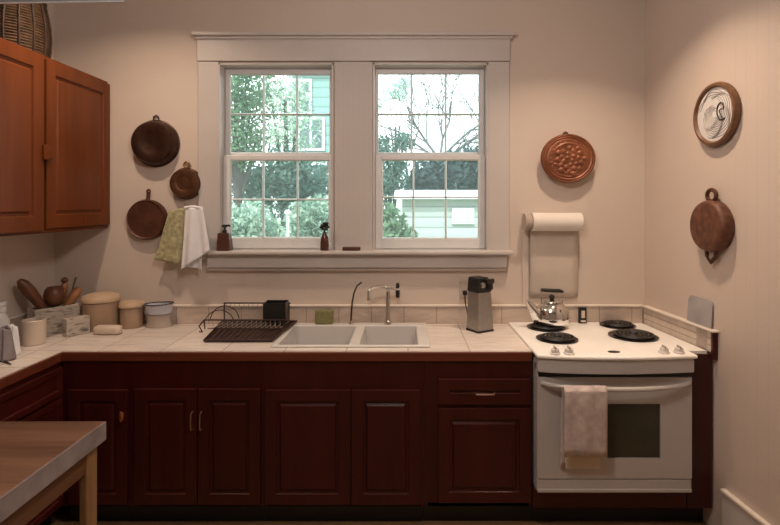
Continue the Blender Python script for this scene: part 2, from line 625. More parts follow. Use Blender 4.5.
# right wall baseboard
u0, _ = rwu(725)
bz = EYE - 1.384
b = MB()
pts0 = [rw(u0, 0, 0), rw(u0, .018, 0), rw(4.9, .018, 0), rw(4.9, 0, 0)]
b.prism(pts0, [Vector((v.x, v.y, bz)) for v in pts0])
bo = struct(b.build('baseboard_right', TRIM, bevel=.004))
pts0 = [rw(u0, .0, bz), rw(u0, .026, bz), rw(4.9, .026, bz), rw(4.9, 0, bz)]
MB().prism(pts0, [Vector((v.x, v.y, bz + .016)) for v in pts0]).build('moulding', CAP, bo, bevel=.004)  # top-edge highlight of the baseboard carried by the paler colour
# narrow filler board of the wall behind the baseboard end

# ------------------------------------------------------------------ worktops and backsplash
LF = -1.70                        # left worktop front edge x
SX = (-.672, .128)                # sink cut-out
SYR = (2.69, 3.165)
WT = .035
wt = thing('worktop', 'long cream tiled worktop along the back wall and left wall, brown wooden front edge', 'worktop', (-.6, 2.9, C), world=True)
m = MB()
m.box(LW, LF - .0115, .2, BW, C - WT, C)
m.box(LF - .0115, LF, FL + .0115, BW, C - WT, C)
m.box(LF, SX[0], FL + .0115, BW, C - WT, C)
m.box(SX[0], SX[1], FL + .0115, SYR[0], C - WT, C)
m.box(SX[0], SX[1], SYR[1], BW, C - WT, C)
m.box(SX[1], .638, FL + .0115, BW, C - WT, C)
m.build('tiled_top', COUNTER, wt)
n = MB()
n.box(LF, .638, FL, FL + .0115, C - .048, C - .003)
n.box(LF - .0115, LF, .2, FL + .0115, C - .048, C - .003)
e = n.build('front_edge', NOSE, wt, bevel=.004)
e['label'] = 'dark brown wooden front edge'

BS = .106


def splash(label, base, mat, capbase, loc):
    t = thing('backsplash', label, 'backsplash', loc, world=True)
    a = MB().prism(base, [Vector((v[0], v[1], C + BS)) for v in base])
    a.build('tile_row', mat, t)
    c = MB().prism(capbase, [Vector((v[0], v[1], C + BS + .010)) for v in capbase])
    k = c.build('cap_strip', CAP, t, bevel=.003)
    k['label'] = 'pale cap strip'
    return t


z0 = C + .0005
splash('low cream tiled backsplash running along the back wall under the windows',
       [(LW + .02, BW - .022, z0), (1.466, BW - .022, z0), (1.489, BW, z0), (LW + .02, BW, z0)], SPLASH,
       [(LW + .02, BW - .030, C + BS), (1.458, BW - .030, C + BS), (1.488, BW, C + BS), (LW + .02, BW, C + BS)], (0, BW, C))
splash('low cream backsplash on the left wall behind the jar and marble box',
       [(LW, .2, z0), (LW + .02, .2, z0), (LW + .02, BW - .0, z0), (LW, BW, z0)],
       tile('splash_tile_left', (.60, .49, .41), (.38, .30, .25), .4, .2, 'xy', .35, .2),
       [(LW, .2, C + BS), (LW + .026, .2, C + BS), (LW + .026, BW - .0, C + BS), (LW, BW, C + BS)], (LW, 2, C))
uE = .655
t = splash('low cream backsplash on the right wall beside the range, brown wooden end',
           [rw(.024, 0, z0), rw(.024, .022, z0), rw(uE, .022, z0), rw(uE, 0, z0)],
           tile('splash_tile_right', (.64, .53, .44), (.40, .32, .27), 2, .035, 'xz', .35, .2),
           [rw(.03, 0, C + BS), rw(.03, .036, C + BS), rw(uE + .03, .036, C + BS), rw(uE + .03, 0, C + BS)], tuple(rw(.3, 0, C)))
base = [rw(uE, .001, C - .03), rw(uE, .028, C - .03), rw(uE + .016, .028, C - .03), rw(uE + .016, .001, C - .03)]
MB().prism(base, [Vector((v.x, v.y, C + BS - .002)) for v in base]).build('end_cap', CHERRY, t, bevel=.002)['label'] = 'dark brown wooden end cap'

fx = 1.746 - .079 * 2.61
m = MB().poly([(1.405, 2.61), (fx - .03, 2.61), (1.488 - .024, BW - .024), (1.405, BW - .024)], C - .010, C + .004)
tag(m.build('counter_strip', COOK), 'narrow white counter strip between the cooktop and the right wall backsplash', 'counter strip')


# ------------------------------------------------------------------ cabinets (local frame: x right, front at y=0 facing -y)
def slab_door(m, x0, x1, z0, z1, y=0.0, t=.019, frame=.055, raised=True, out=.006):
    """adds a framed panel door to MB m"""
    yf = y - t
    bm = m.bm
    fr = [(x0, z0), (x1, z0), (x1, z1), (x0, z1)]
    f = frame
    lv = [(0, yf), (f, yf), (f + .002, yf + .009)]
    if raised:
        lv += [(f + .016, yf + .010), (f + .023, yf + .001)]
    rings = [[bm.verts.new((x, y, z)) for x, z in fr]]
    for ins, yy in lv:
        rings.append([bm.verts.new((a, yy, b)) for a, b in ((x0 + ins, z0 + ins), (x1 - ins, z0 + ins), (x1 - ins, z1 - ins), (x0 + ins, z1 - ins))])
    bm.faces.new(rings[0])
    for A, B in zip(rings, rings[1:]):
        for k in range(4):
            bm.faces.new((A[k], A[(k + 1) % 4], B[(k + 1) % 4], B[k]))
    bm.faces.new(rings[-1])
    return m


def carcass(root, w, z0, z1, depth, mat, toe=True):
    m = MB()
    t = .018
    m.box(0, t, .0, depth, z0, z1)
    m.box(w - t, w, .0, depth, z0, z1)
    m.box(t, w - t, .0, depth, z0, z0 + t)
    m.box(t, w - t, depth - .01, depth, z0, z1)
    m.box(t, w - t, 0, t, z0, z1)
    c = m.build('carcass', mat, root)
    if toe:
        MB().box(0, w, .06, .075, 0, z0).build('toe_kick', BLACK, root)['label'] = 'black recessed toe kick'
    return c


def vpull(x, z, l=.09, y=-.019, mat=None):
    return MB().tube([(x, y, z), (x, y - .022, z + .006), (x, y - .026, z + l / 2), (x, y - .022, z + l - .006), (x, y, z + l)], .004, 8)


def hpull(x, z, l=.1, y=-.019):
    return MB().tube([(x - l / 2, y, z), (x - l / 2 + .006, y - .022, z), (x, y - .026, z), (x + l / 2 - .006, y - .022, z), (x + l / 2, y, z)], .004, 8)


CD = FL + .012                              # carcass front plane
CTOP = C - WT - .0005
TOE = EYE - (506 - 204) / F * (CD)          # underside of the carcasses
cx = lambda px: (px - 404) / F * CD
cz = lambda py: EYE - (py - 204) / F * CD
DEPTH = BW - CD - .004


def base_cab(label, px0, px1):
    x0, x1 = cx(px0), cx(px1)
    r = thing('base_cabinet', label, 'cabinet', (x0, CD, 0))
    r['_x0'] = x0
    carcass(r, x1 - x0, TOE, CTOP, DEPTH, CHERRY)
    return r, x0


def door(r, x0, pa, pb, ya, yb, handle=None, name='door', raised=True):
    m = slab_door(MB(), cx(pa) - x0, cx(pb) - x0, cz(yb), cz(ya), raised=raised)
    d = m.build(name, CHERRY, r, bevel=.002)
    if handle:
        kind, hx, hy = handle
        if kind == 'v':
            vpull(cx(hx) - x0, cz(hy)).build('handle', PULL, d, smooth=True)['label'] = 'slim bronze upright pull'
        elif kind == 'h':
            hpull(cx(hx) - x0, cz(hy)).build('handle', PULL, d, smooth=True)['label'] = 'slim bronze bar pull'
        elif kind == 'k':
            MB().lathe([(.006, 0), (.006, .014), (.011, .018), (.013, .026), (.009, .031), (0, .033)], 16, 'y', (cx(hx) - x0, -.019, cz(hy)), sy=2.0).build('knob', COPK, d, smooth=True)['label'] = 'small copper knob'
    return d


r, x0 = base_cab('dark cherry corner base cabinet with a narrow single door and copper knob', 62.6, 132)
door(r, x0, 70, 129, 389, 503, ('k', 125.5, 413))
r, x0 = base_cab('dark cherry base cabinet with two doors and paired upright bronze pulls', 132.2, 263)
door(r, x0, 136, 198, 388, 503, ('v', 194, 428))
door(r, x0, 199.2, 261, 388, 503, ('v', 203, 428))
r, x0 = base_cab('dark cherry sink base cabinet with two wide doors below the sink', 263.2, 424)
door(r, x0, 266, 350.5, 389, 503)
door(r, x0, 352, 420, 389, 503)
r, x0 = base_cab('dark cherry base cabinet with one drawer over one door, left of the range', 424.2, 532.2)
door(r, x0, 438, 530, 378, 403, ('h', 484, 391.5), 'drawer', raised=False).name = 'drawer'
door(r, x0, 438, 530, 407, 501)

# cabinets under the left worktop (front faces +x)
LFX = LF - .012
ldep = LFX - LW - .003
for i, (ya, yb, lab) in enumerate(((1.86, CD - .004, 'dark cherry drawer cabinet under the left worktop, next to the corner'),
                                  (1.06, 1.855, 'dark cherry drawer cabinet under the left worktop, nearer the camera'))):
    w = yb - ya
    r = thing('base_cabinet', lab, 'cabinet', (LFX, ya, 0), PI / 2)
    carcass(r, w, TOE, CTOP, ldep, CHERRY)
    zs = [(C - .21, C - .072), (C - .41, C - .225), (TOE + .02, C - .425)]
    for (a, b_) in zs:
        d = slab_door(MB(), .02, w - .012, a, b_, raised=False, frame=.03).build('drawer', CHERRYX, r, bevel=.002)
        if ya < 1.5:
            hpull(w / 2, (a + b_) / 2).build('handle', PULL, d, smooth=True)

# upper wall cabinet on the left wall
UX = -1.83
ud = UX - LW - .003
uz0, uz1 = EYE - .1485, EYE + .755
ya, yb = 1.45, BW - .003
r = thing('wall_cabinet', 'orange-brown wooden wall cabinet hanging on the left wall, two panel doors', 'cabinet', (UX, ya, uz0), PI / 2)
w, h = yb - ya, uz1 - uz0
m = MB()
m.box(0, w, .0, ud, 0, .02).box(0, w, 0, ud, h - .02, h).box(0, .02, 0, ud, .02, h - .02).box(w - .02, w, 0, ud, .02, h - .02)
m.box(.02, w - .02, ud - .01, ud, .02, h - .02).box(.02, w - .02, 0, .018, .02, h - .02)
m.build('carcass', HONEY, r, bevel=.003)
yg = 2.635 - ya                              # gap between the doors
d1 = slab_door(MB(), yg + .018, w - .012, .022, h - .018, frame=.07, t=.02).build('door', HONEY, r, bevel=.003)
d2 = slab_door(MB(), .55, yg - .012, .014, h - .01, frame=.075, t=.028).build('door', HONEY, r, bevel=.003)
slab_door(MB(), .02, .54, .022, h - .018, frame=.07, t=.02).build('door', HONEY, r, bevel=.003)
lt = MB()
zl = .37
lt.box(yg - .03, yg + .012, -.042, -.028, zl, zl + .075)
lt.box(yg + .010, yg + .046, -.034, -.02, zl + .01, zl + .065)
lt.build('latch', HONEY, d2, bevel=.004)['label'] = 'small wooden turn latch across the door gap'

# ------------------------------------------------------------------ range
RX0, RX1 = .643, 1.400
RY = 2.545
rz0 = EYE - (492 - 204) / F * RY
rng = thing('range', 'white drop-in electric range with four black burners and an oven door', 'range', (1.02, RY, rz0), world=True)
CT = C + .012
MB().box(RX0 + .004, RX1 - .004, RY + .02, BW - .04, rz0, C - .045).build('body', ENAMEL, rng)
pts = [(RX0 - .004, BW - .026), (RX1 + .004, BW - .026), (RX1 + .008, 2.505)]
for k in range(1, 12):
    s = 1 - k / 12
    pts.append((RX0 - .004 + s * (RX1 - RX0 + .008), 2.510 - .035 * math.sin(PI * s) ** .8))
pts.append((RX0 - .004, 2.515))
MB().poly(pts, C - .006, CT).build('cooktop', COOK, rng, bevel=.007)
# front skirt, curving like the cooktop edge
pts2 = [(x, y + .012) for x, y in pts[2:]]
sk = MB()
ring = [(x * .995 + .005, y, C - .006) for x, y in pts2] + [(RX0 + .01, RY + .04, C - .006), ][:0]
top = [(min(max(x, RX0 + .004), RX1 - .004), y) for x, y in pts2]
poly = top + [(RX0 + .004, 2.60), (RX1 - .004, 2.60)]
sk.poly(poly, C - .075, C - .007)
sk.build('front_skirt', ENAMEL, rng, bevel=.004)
dz1 = EYE - (377 - 204) / F * RY
dz0 = EYE - (478 - 204) / F * RY
rx = lambda px: (px - 404) / F * RY
MB().box(RX0 + .012, RX1 - .012, RY + .004, RY + .02, dz1, C - .076).build('vent_gap', BLACK, rng)['label'] = 'dark gap above the oven door'
wx0, wx1 = rx(607), rx(660)
wz1, wz0 = EYE - (403.5 - 204) / F * RY, EYE - (458 - 204) / F * RY
dm = MB()
dm.box(RX0 + .004, wx0, RY - .006, RY + .02, dz0, dz1)
dm.box(wx1, RX1 - .004, RY - .006, RY + .02, dz0, dz1)
dm.box(wx0, wx1, RY - .006, RY + .02, wz1, dz1)
dm.box(wx0, wx1, RY - .006, RY + .02, dz0, wz0)
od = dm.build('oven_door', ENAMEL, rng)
MB().box(wx0, wx1, RY + .004, RY + .019, wz0, wz1).build('window_glass', DARKGLASS, od)['label'] = 'dark oven window'
hz = EYE - (382 - 204) / F * RY
hp = []
for k in range(25):
    s = k / 24
    hp.append((rx(541) + s * (rx(688) - rx(541)), RY - .008 - .062 * (math.sin(PI * s) ** .55), hz - .012 * math.sin(PI * s) ** .55))
hb = MB()
for a in range(24):
    pass
hb.tube(hp, .0115, 10)
hb.build('handle', ENAMEL, od, smooth=True)['label'] = 'white bowed handle bar'
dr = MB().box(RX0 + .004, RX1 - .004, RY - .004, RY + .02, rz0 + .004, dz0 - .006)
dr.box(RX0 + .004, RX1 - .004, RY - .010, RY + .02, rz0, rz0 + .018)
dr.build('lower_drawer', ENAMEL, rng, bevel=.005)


def burner(px, py, rad):
    d = (.736 - .012) * F / (py - 204)
    x = (px - 404) / F * d
    dp = MB().lathe([(rad * 1.02, 0), (rad * 1.12, .004), (rad * 1.12, .006), (rad, .005), (rad * .5, .002), (0, .002)], 32, 'z', (x, d, CT)).build('drip_pan', DRIP, rng, smooth=True)
    pts = []
    for k in range(120):
        s = k / 119
        a = s * 4.2 * 2 * PI
        rr = rad * (.16 + .78 * s)
        pts.append((x + rr * math.cos(a), d + rr * math.sin(a), CT + .012))
    MB().tube(pts, rad * .068, 6).build('coil', IRON, dp, smooth=True)


burner(546, 327.8, .098)
burner(557, 339.2, .098)
burner(617.5, 325.6, .092)
burner(633, 336.5, .115)


def knob(px, py):
    d = (.736 - .012) * F / (py - 204)
    x = (px - 404) / F * d
    k = MB().lathe([(.026, 0), (.026, .006), (.021, .009), (.019, .024), (.014, .027), (0, .027)], 20, 'z', (x, d, CT)).build('knob', plain('knob_plastic', (.62, .57, .53), .25), rng, smooth=True)
    MB().box(x - .004, x + .004, d - .018, d + .018, CT + .027, CT + .036).build('grip', GREYP, k, bevel=.002)


knob(555, 354)
knob(569, 354)
knob(664, 353)
knob(679, 353)
d = (.736 - .012) * F / (352 - 204)
MB().lathe([(.030, 0), (.030, .002), (0, .003)], 24, 'z', ((614 - 404) / F * d, d, CT), sy=.6).build('badge', BLACK, rng)['label'] = 'small black oval badge'

# wooden surround that carries the range
r = thing('range_surround', 'dark cherry plinth and filler panel below and right of the range', 'cabinet', (1.02, CD, 0), world=True)
MB().box(.6415, RX1 + .002, CD - .018, BW - .01, TOE, rz0 - .002).build('plinth', CHERRYX, r, bevel=.003)
fr_ = 1.746 - .079 * CD - .012
m = MB().poly([(RX1 + .003, CD - .02), (fr_, CD - .02), (fr_, CD), (RX1 + .003, CD)], TOE, C - .0105)
m.build('filler_panel', CHERRY, r, bevel=.002)
MB().box(.6415, fr_, CD + .06, CD + .075, 0, TOE).build('toe_kick', BLACK, r)
# oven towel over the handle
tw0, tw1 = (564.5 - 404) / F * 2.46, (607 - 404) / F * 2.46
yh = RY - .066
prof = [(RY - .022, .395), (RY - .026, .25), (RY - .034, .12), (RY - .044, .04), (RY - .052, .012), (RY - .070, -.0145), (RY - .086, .006), (RY - .088, .05), (RY - .084, .16), (RY - .078, .315)]


def tow(u, v):
    k = v * (len(prof) - 1)
    i = min(int(k), len(prof) - 2)
    f = k - i
    y = prof[i][0] * (1 - f) + prof[i + 1][0] * f
    dz = prof[i][1] * (1 - f) + prof[i + 1][1] * f
    x = tw0 + u * (tw1 - tw0) * (1 - .10 * (1 if v < .5 else 0)) + .0
    wig = .004 * math.sin(u * 15 + v * 4)
    if v < .45:
        wig = abs(wig)
    return Vector((x, y + (wig if v > .62 else wig * .5), hz - dz - .010))


ot = thing('oven_towel', 'whitish patterned kitchen towel folded over the oven door handle', 'towel', (rx(585), RY - .07, hz - .3), world=True)
MB().grid(tow, 16, 36).build('towel_cloth', OVENT, ot, smooth=True, solid=.005)
hem = MB().grid(lambda u, v: Vector((tw0 + .020 + u * (tw1 - tw0) * .84, RY - .030 - .003 * v, hz - .325 - .08 * (1 - v))), 4, 3)
hem.build('hem', OVENT2, ot, solid=.004)['label'] = 'cream plain hem of the back layer'

# ------------------------------------------------------------------ sink
sk = thing('sink', 'white enamel double bowl sink set into the tiled worktop', 'sink', (-.27, 2.95, C), world=True)
sx0, sx1, sy0, sy1 = -.684, .136, 2.678, 3.185
bowls = [(-.652, -.285, 2.708, 3.115), (-.232, .074, 2.708, 3.115)]
zt_ = C + .010
rm = MB()
rm.box(sx0, sx1, sy0, 2.708, C + .0008, zt_)
rm.box(sx0, sx1, 3.115, sy1, C + .0008, zt_ + .004)
rm.box(sx0, bowls[0][0], 2.708, 3.115, C + .0008, zt_)
rm.box(bowls[0][1], bowls[1][0], 2.708, 3.115, C + .0008, zt_)
rm.box(bowls[1][1], sx1, 2.708, 3.115, C + .0008, zt_)
rm.build('rim', SINKM, sk, bevel=.006)
for bx0, bx1, by0, by1 in bowls:
    t_ = .012
    f_ = .03
    bm_ = MB()
    zb_ = C - .17
    inner_t = [(bx0, by0, zt_ - .003), (bx1, by0, zt_ - .003), (bx1, by1, zt_ - .003), (bx0, by1, zt_ - .003)]
    inner_b = [(bx0 + f_, by0 + f_, zb_), (bx1 - f_, by0 + f_, zb_), (bx1 - f_, by1 - f_, zb_), (bx0 + f_, by1 - f_, zb_)]
    A, B = bm_._v(inner_t), bm_._v(inner_b)
    for k in range(4):
        bm_.bm.faces.new((A[k], A[(k + 1) % 4], B[(k + 1) % 4], B[k]))
    bm_.bm.faces.new(B)
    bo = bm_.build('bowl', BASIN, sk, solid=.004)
    MB().lathe([(.04, zb_ + .003), (.04, zb_ + .006), (.03, zb_ + .004), (0, zb_ + .004)], 20, 'z', ((bx0 + bx1) / 2, (by0 + by1) / 2, 0)).build('drain', STEEL, bo)

fc = thing('faucet', 'chrome kitchen faucet with black lever caps behind the right sink bowl', 'faucet', (at(388, 0, 3.15).x, 3.15, zt_ + .004), world=True)
fxx = at(388, 0, 3.15).x
zD = zt_ + .0045
za = EYE - (286 - 204) / F * 3.15
MB().lathe([(.028, 0), (.028, .012), (.018, .02), (.014, .03), (.013, za - zD - .03), (.0, za - zD - .03)], 20, 'z', (fxx, 3.15, zD)).build('riser', CHROME, fc, smooth=True)
xa, xb = at(397, 0, 3.15).x, at(369, 0, 3.12).x
MB().tube([(xa, 3.15, za - .02), (fxx, 3.15, za - .012), ((fxx + xb) / 2, 3.13, za), (xb + .02, 3.10, za - .004), (xb, 3.09, za - .02), (xb, 3.09, za - .075)], [.009, .010, .009, .008, .009, .011], 12).build('spout', CHROME, fc, smooth=True)
lv = MB().lathe([(.012, -.045), (.013, -.005), (.011, 0)], 14, 'z', (xa + .004, 3.15, za - .025))
lv.build('lever_cap', BLACK, fc, smooth=True, bevel=.002)['label'] = 'black square lever cap'
MB().ball((xa + .004, 3.15, za + .002), .014, (.9, .9, 1.3)).build('lever_top', BLACK, fc, smooth=True)

wp = thing('water_tap', 'thin dark gooseneck water tap behind the left sink bowl', 'tap', (at(351, 0, 3.15).x, 3.15, zD), world=True)
pts = [at(351, 322, 3.15), at(351.3, 312, 3.15), at(352.2, 302, 3.15), at(354, 293, 3.145), at(357, 286, 3.13), at(361.5, 282.5, 3.11)]
pts[0].z = zD + .008
MB().tube(pts, [.0055, .0052, .0050, .0048, .0048, .0052], 8).build('neck', plain('dark_nickel', (.06, .05, .045), .3, .6), wp, smooth=True)
MB().lathe([(.016, 0), (.016, .006), (.008, .012), (.006, .02)], 16, 'z', (at(351, 0, 3.15).x, 3.15, zD)).build('base', CHROME, wp, smooth=True)

sp = at(324.5, 325, 3.155)
s_ = MB().box(-.055, .055, -.018, .018, 0, .085).build('dish_sponge', SPONGE, bevel=.010)
s_.location = (sp.x, 3.15, zD)
tag(s_, 'olive green dish sponge standing on the back rim of the sink', 'sponge')

# ------------------------------------------------------------------ dish rack and drain tray
tr = thing('drain_tray', 'dark brown ribbed drain tray on the counter left of the sink', 'tray', (-.88, 2.97, C), world=True)
txf0, txf1, txb0, txb1 = at(204, 0, 2.78).x, -.70, -1.10, -.648
zl = C + .001
m = MB()
m.prism([(txf0, 2.78, zl), (txf1, 2.78, zl + .002), (txb1, 3.16, zl + .018), (txb0, 3.16, zl + .014)],
        [(txf0 - .004, 2.776, zl + .010), (txf1 + .004, 2.776, zl + .012), (txb1 + .004, 3.164, zl + .026), (txb0 - .004, 3.164, zl + .022)])
m.build('tray_base', TRAYM, tr, bevel=.004)
rb = MB()
for k in range(13):
    s = (k + .5) / 13
    rb.tube([(txf0 + s * (txf1 - txf0), 2.79, zl + .012), (txb0 + s * (txb1 - txb0), 3.15, zl + .024)], .004, 6)
rb.tube([(txf0, 2.78, zl + .012), (txf1, 2.78, zl + .012), (txb1, 3.16, zl + .028), (txb0, 3.16, zl + .025)], .006, 8, closed=True)
rb.build('ribs', TRAYM, tr, smooth=True)['label'] = 'raised ribs and rolled rim'

dk = thing('dish_rack', 'brown coated wire dish rack standing over the dark drain tray', 'dish rack', (-.88, 3.05, C), world=True)
yr0, yr1 = 2.97, 3.155
zq = zl + .030
zf = EYE - (320 - 204) / F * yr0
zr = EYE - (303 - 204) / F * yr1
xl0, xl1 = at(204, 0, yr0).x, -.655
xr0, xr1 = at(226, 0, yr1).x, at(289, 0, yr1).x
m = MB()
m.tube([(xl0, yr0, zf), (at(286, 0, yr0).x, yr0, zf)], .0042, 8)
m.tube([(xr0 - .01, yr1, zr), (xr1 + .01, yr1, zr)], .0042, 8)
m.tube([(xr0 - .01, yr1, zq), (xr1, yr1, zq)], .003, 6)
m.tube([(xl0 + .02, yr0, zq), (at(284, 0, yr0).x, yr0, zq)], .003, 6)
m.build('rails', RACK, dk, smooth=True)
m = MB()
for k in range(15):
    x = xr0 + (xr1 - xr0) * k / 14
    m.tube([(x, yr1, zr), (x, yr1, zq), (x - .01, yr0, zq), (x - .01, yr0, zf)], .0018, 5)
m.build('wires', CLEARW, dk, smooth=True)['label'] = 'thin pale upright wires'
m = MB()
for yy_, s in ((yr0, 1), ((yr0 + yr1) / 2, 1.1)):
    pts = []
    for k in range(13):
        a = PI * k / 12
        pts.append((xl0 + .075 - .075 * math.cos(a), yy_ + .06 * k / 12, zf - .025 + (.075 if k < 7 else .075) * math.sin(a) * s))
    MB().tube(pts, .003, 6).build('side_hoop', RACK, dk, smooth=True)
MB().tube([(xl0, yr0, zf), (xl0 - .02, yr0 - .02, zf - .03), (xl0 + .01, yr0 - .05, zf - .055), (xl0 + .006, yr0 - .08, zl + .03)], .004, 6).build('leg', RACK, dk, smooth=True)
MB().tube([(xl0, yr0, zf), (xl0 + .005, yr0, zq - .005)], .004, 6).build('leg', RACK, dk, smooth=True)
MB().tube([(at(284, 0, yr0).x, yr0, zf), (at(284, 0, yr0).x, yr0, zq - .005)], .004, 6).build('leg', RACK, dk, smooth=True)
MB().tube([(xr1, yr1, zr), (xr1, yr1, zq - .005)], .004, 6).build('leg', RACK, dk, smooth=True)
MB().tube([(xr0 - .01, yr1, zr), (xr0 - .01, yr1, zq - .005)], .004, 6).build('leg', RACK, dk, smooth=True)
ca, cb = at(265, 302, 3.10), at(287, 320, 3.10)
cad = thing('utensil_caddy', 'black open utensil caddy hooked on the right end of the dish rack', 'caddy', (ca.x, 3.1, cb.z), world=True)
m = MB()
t_ = .004
X0, X1, Y0, Y1, Z0, Z1 = ca.x, cb.x, 3.055, 3.145, cb.z, ca.z
m.box(X0, X1, Y0, Y0 + t_, Z0, Z1).box(X0, X1, Y1 - t_, Y1, Z0, Z1 + .004).box(X0, X0 + t_, Y0, Y1, Z0, Z1).box(X1 - t_, X1, Y0, Y1, Z0, Z1).box(X0, X1, Y0, Y1, Z0, Z0 + t_)
m.build('cup', BLACK, cad)
hk = MB()
for xx in (X0 + .03, X1 - .03):
    MB().tube([(xx, Y1 - .003, Z1), (xx, Y1 + .002, zr + .009), (xx, yr1 + .006, zr + .009), (xx, yr1 + .008, zr - .01)], .0025, 6).build('hook', BLACK, cad, smooth=True)

# ------------------------------------------------------------------ can opener and outlet
co = thing('can_opener', 'tall stainless steel electric can opener with a black head, right of the sink', 'can opener', (at(479.5, 0, 3.05).x, 3.045, C + .001), math.radians(32))
hh = .226
m = MB().prism([(-.056, -.054, .008), (.060, -.054, .008), (.060, .054, .008), (-.056, .054, .008)],
               [(-.048, -.044, hh), (.050, -.044, hh), (.050, .050, hh), (-.048, .050, hh)])
m.build('body', STEEL, co, bevel=.006)
MB().box(-.058, .062, -.056, .056, 0, .010).build('foot', BLACK, co, bevel=.003)
m = MB().prism([(-.053, -.048, hh), (.054, -.048, hh), (.054, .054, hh), (-.053, .054, hh)],
               [(-.050, -.042, hh + .086), (.034, -.042, hh + .086), (.034, .046, hh + .086), (-.050, .046, hh + .086)])
m.box(.014, .054, -.060, .03, hh + .012, hh + .070)
m.build('head', BLACK, co, bevel=.008)
MB().box(-.006, .052, -.072, -.054, hh + .052, hh + .080).build('lever', BLACK, co, bevel=.005)
MB().lathe([(.016, 0), (.016, .012), (.010, .016), (0, .016)], 18, 'y', (-.018, -.044, hh + .045)).build('cutting_wheel', STEEL, co)

a, b_ = at(459.5, 280, BW - .004), at(470, 299, BW - .004)
ou = thing('wall_outlet', 'pale wall outlet with a black plug, behind the steel can opener', 'outlet', ((a.x + b_.x) / 2, BW, (a.z + b_.z) / 2), world=True)
MB().box(a.x, b_.x + .03, BW - .007, BW - .0005, b_.z, a.z).build('cover_plate', plain('outlet_plate', (.50, .42, .36), .4), ou, bevel=.003)
MB().box(a.x + .018, a.x + .045, BW - .04, BW - .007, b_.z + .03, b_.z + .055).build('plug', BLACK, ou, bevel=.004)['label'] = 'black plug'
MB().tube([(a.x + .03, BW - .035, b_.z + .035), (a.x + .03, BW - .045, b_.z - .01), (a.x + .045, BW - .06, b_.z - .09), (a.x + .06, BW - .08, C + .006), (a.x + .09, 3.12, C + .005)], .0035, 6).build('cord', BLACK, ou, smooth=True)

# ------------------------------------------------------------------ stove top things
kd = 3.075
kx = at(552, 0, kd).x
kz = CT + .0215
ke = thing('kettle', 'shiny chrome kettle with black handle on the left rear burner', 'kettle', (kx, kd, kz), world=True)
MB().lathe([(.086, 0), (.097, .012), (.098, .04), (.094, .07), (.083, .100), (.063, .120), (.045, .128), (0, .128)], 36, 'z', (kx, kd, kz)).build('pot', CHROME, ke, smooth=True, sharp=60)
MB().lathe([(.050, .127), (.046, .135), (.02, .142), (0, .143)], 28, 'z', (kx, kd, kz)).build('lid', CHROME, ke, smooth=True)
MB().ball((kx, kd, kz + .156), .0165).build('lid_knob', BLACK, ke, smooth=True)
MB().tube([(kx - .070, kd, kz + .035), (kx - .105, kd - .01, kz + .075), (kx - .135, kd - .015, kz + .115), (kx - .152, kd - .018, kz + .138)], [.048, .034, .020, .013], 14).build('spout', CHROME, ke, smooth=True)
zh = EYE - (290.5 - 204) / F * kd
m = MB()
for s in (-1, 1):
    MB().tube([(kx + s * .062, kd, kz + .116), (kx + s * .068, kd, kz + .16), (kx + s * .056, kd, zh)], .0035, 8).build('handle_wire', CHROME, ke, smooth=True)
MB().tube([(kx - .066, kd, zh + .004), (kx - .04, kd, zh + .002), (kx, kd, zh), (kx + .045, kd, zh - .002), (kx + .066, kd, zh - .009)], [.009, .0115, .0115, .0115, .008], 12).build('handle_grip', BLACK, ke, smooth=True)

a, b_ = at(578.6, 310, 3.18), at(586.3, 325, 3.18)
km = thing('kitchen_timer', 'small black timer with a pale face standing behind the burners', 'timer', ((a.x + b_.x) / 2, 3.18, CT + .0005), world=True)
MB().box(a.x, b_.x, 3.17, 3.19, CT + .0005, CT + .096).build('case', BLACK, km, bevel=.003)
MB().box(a.x + .014, b_.x - .012, 3.168, 3.171, CT + .034, CT + .078).build('face', CREAM, km)['label'] = 'pale narrow face'
MB().box(a.x + .010, b_.x - .008, 3.168, 3.171, CT + .010, CT + .020).build('button_strip', CREAM, km)

# paper towel
a, b_ = at(526.5, 213, 3.115), at(584, 231.5, 3.115)
pt = thing('paper_towel_holder', 'paper towel roll on a wall holder with one long sheet hanging behind the kettle', 'paper towel', ((a.x + b_.x) / 2, BW, (a.z + b_.z) / 2), world=True)
rad = (a.z - b_.z) / 2
zc = (a.z + b_.z) / 2
yc = BW - .012 - rad
m = MB()
n_ = 28
def xring(x, r):
    return [(x, yc + r * math.cos(2 * PI * k / n_), zc + r * math.sin(2 * PI * k / n_)) for k in range(n_)]
m.prism(xring(a.x + .045, rad), xring(b_.x, rad))
m.build('roll', PAPER, pt, smooth=True)
m = MB().prism(xring(a.x, rad * .96), xring(a.x + .043, rad * .80))
m.build('end_cap', plain('holder_cap', (.44, .36, .30), .4), pt, smooth=True)['label'] = 'tan round end cap'
MB().box(a.x, b_.x, BW - .012, BW - .0005, zc - rad * .5, zc + rad * .9).build('back_bar', TRIM, pt)
zs = EYE - (297 - 204) / F * 3.215
MB().grid(lambda u, v: Vector((a.x + .047 + u * (b_.x - a.x - .050), yc - rad * (1 - v) * .0 + rad * .985 * (1 if True else 0) - .004 - .012 * math.sin(v * PI), zc - v * (zc - zs))), 6, 12).build('hanging_sheet', PAPERS, pt, smooth=True, solid=.0015)
MB().box(a.x + .002, a.x + .042, BW - .010, BW - .001, C + BS + .012, zc - rad * .6).build('side_rail', WALL, pt, bevel=.002)['label'] = 'flat pale upright rail'

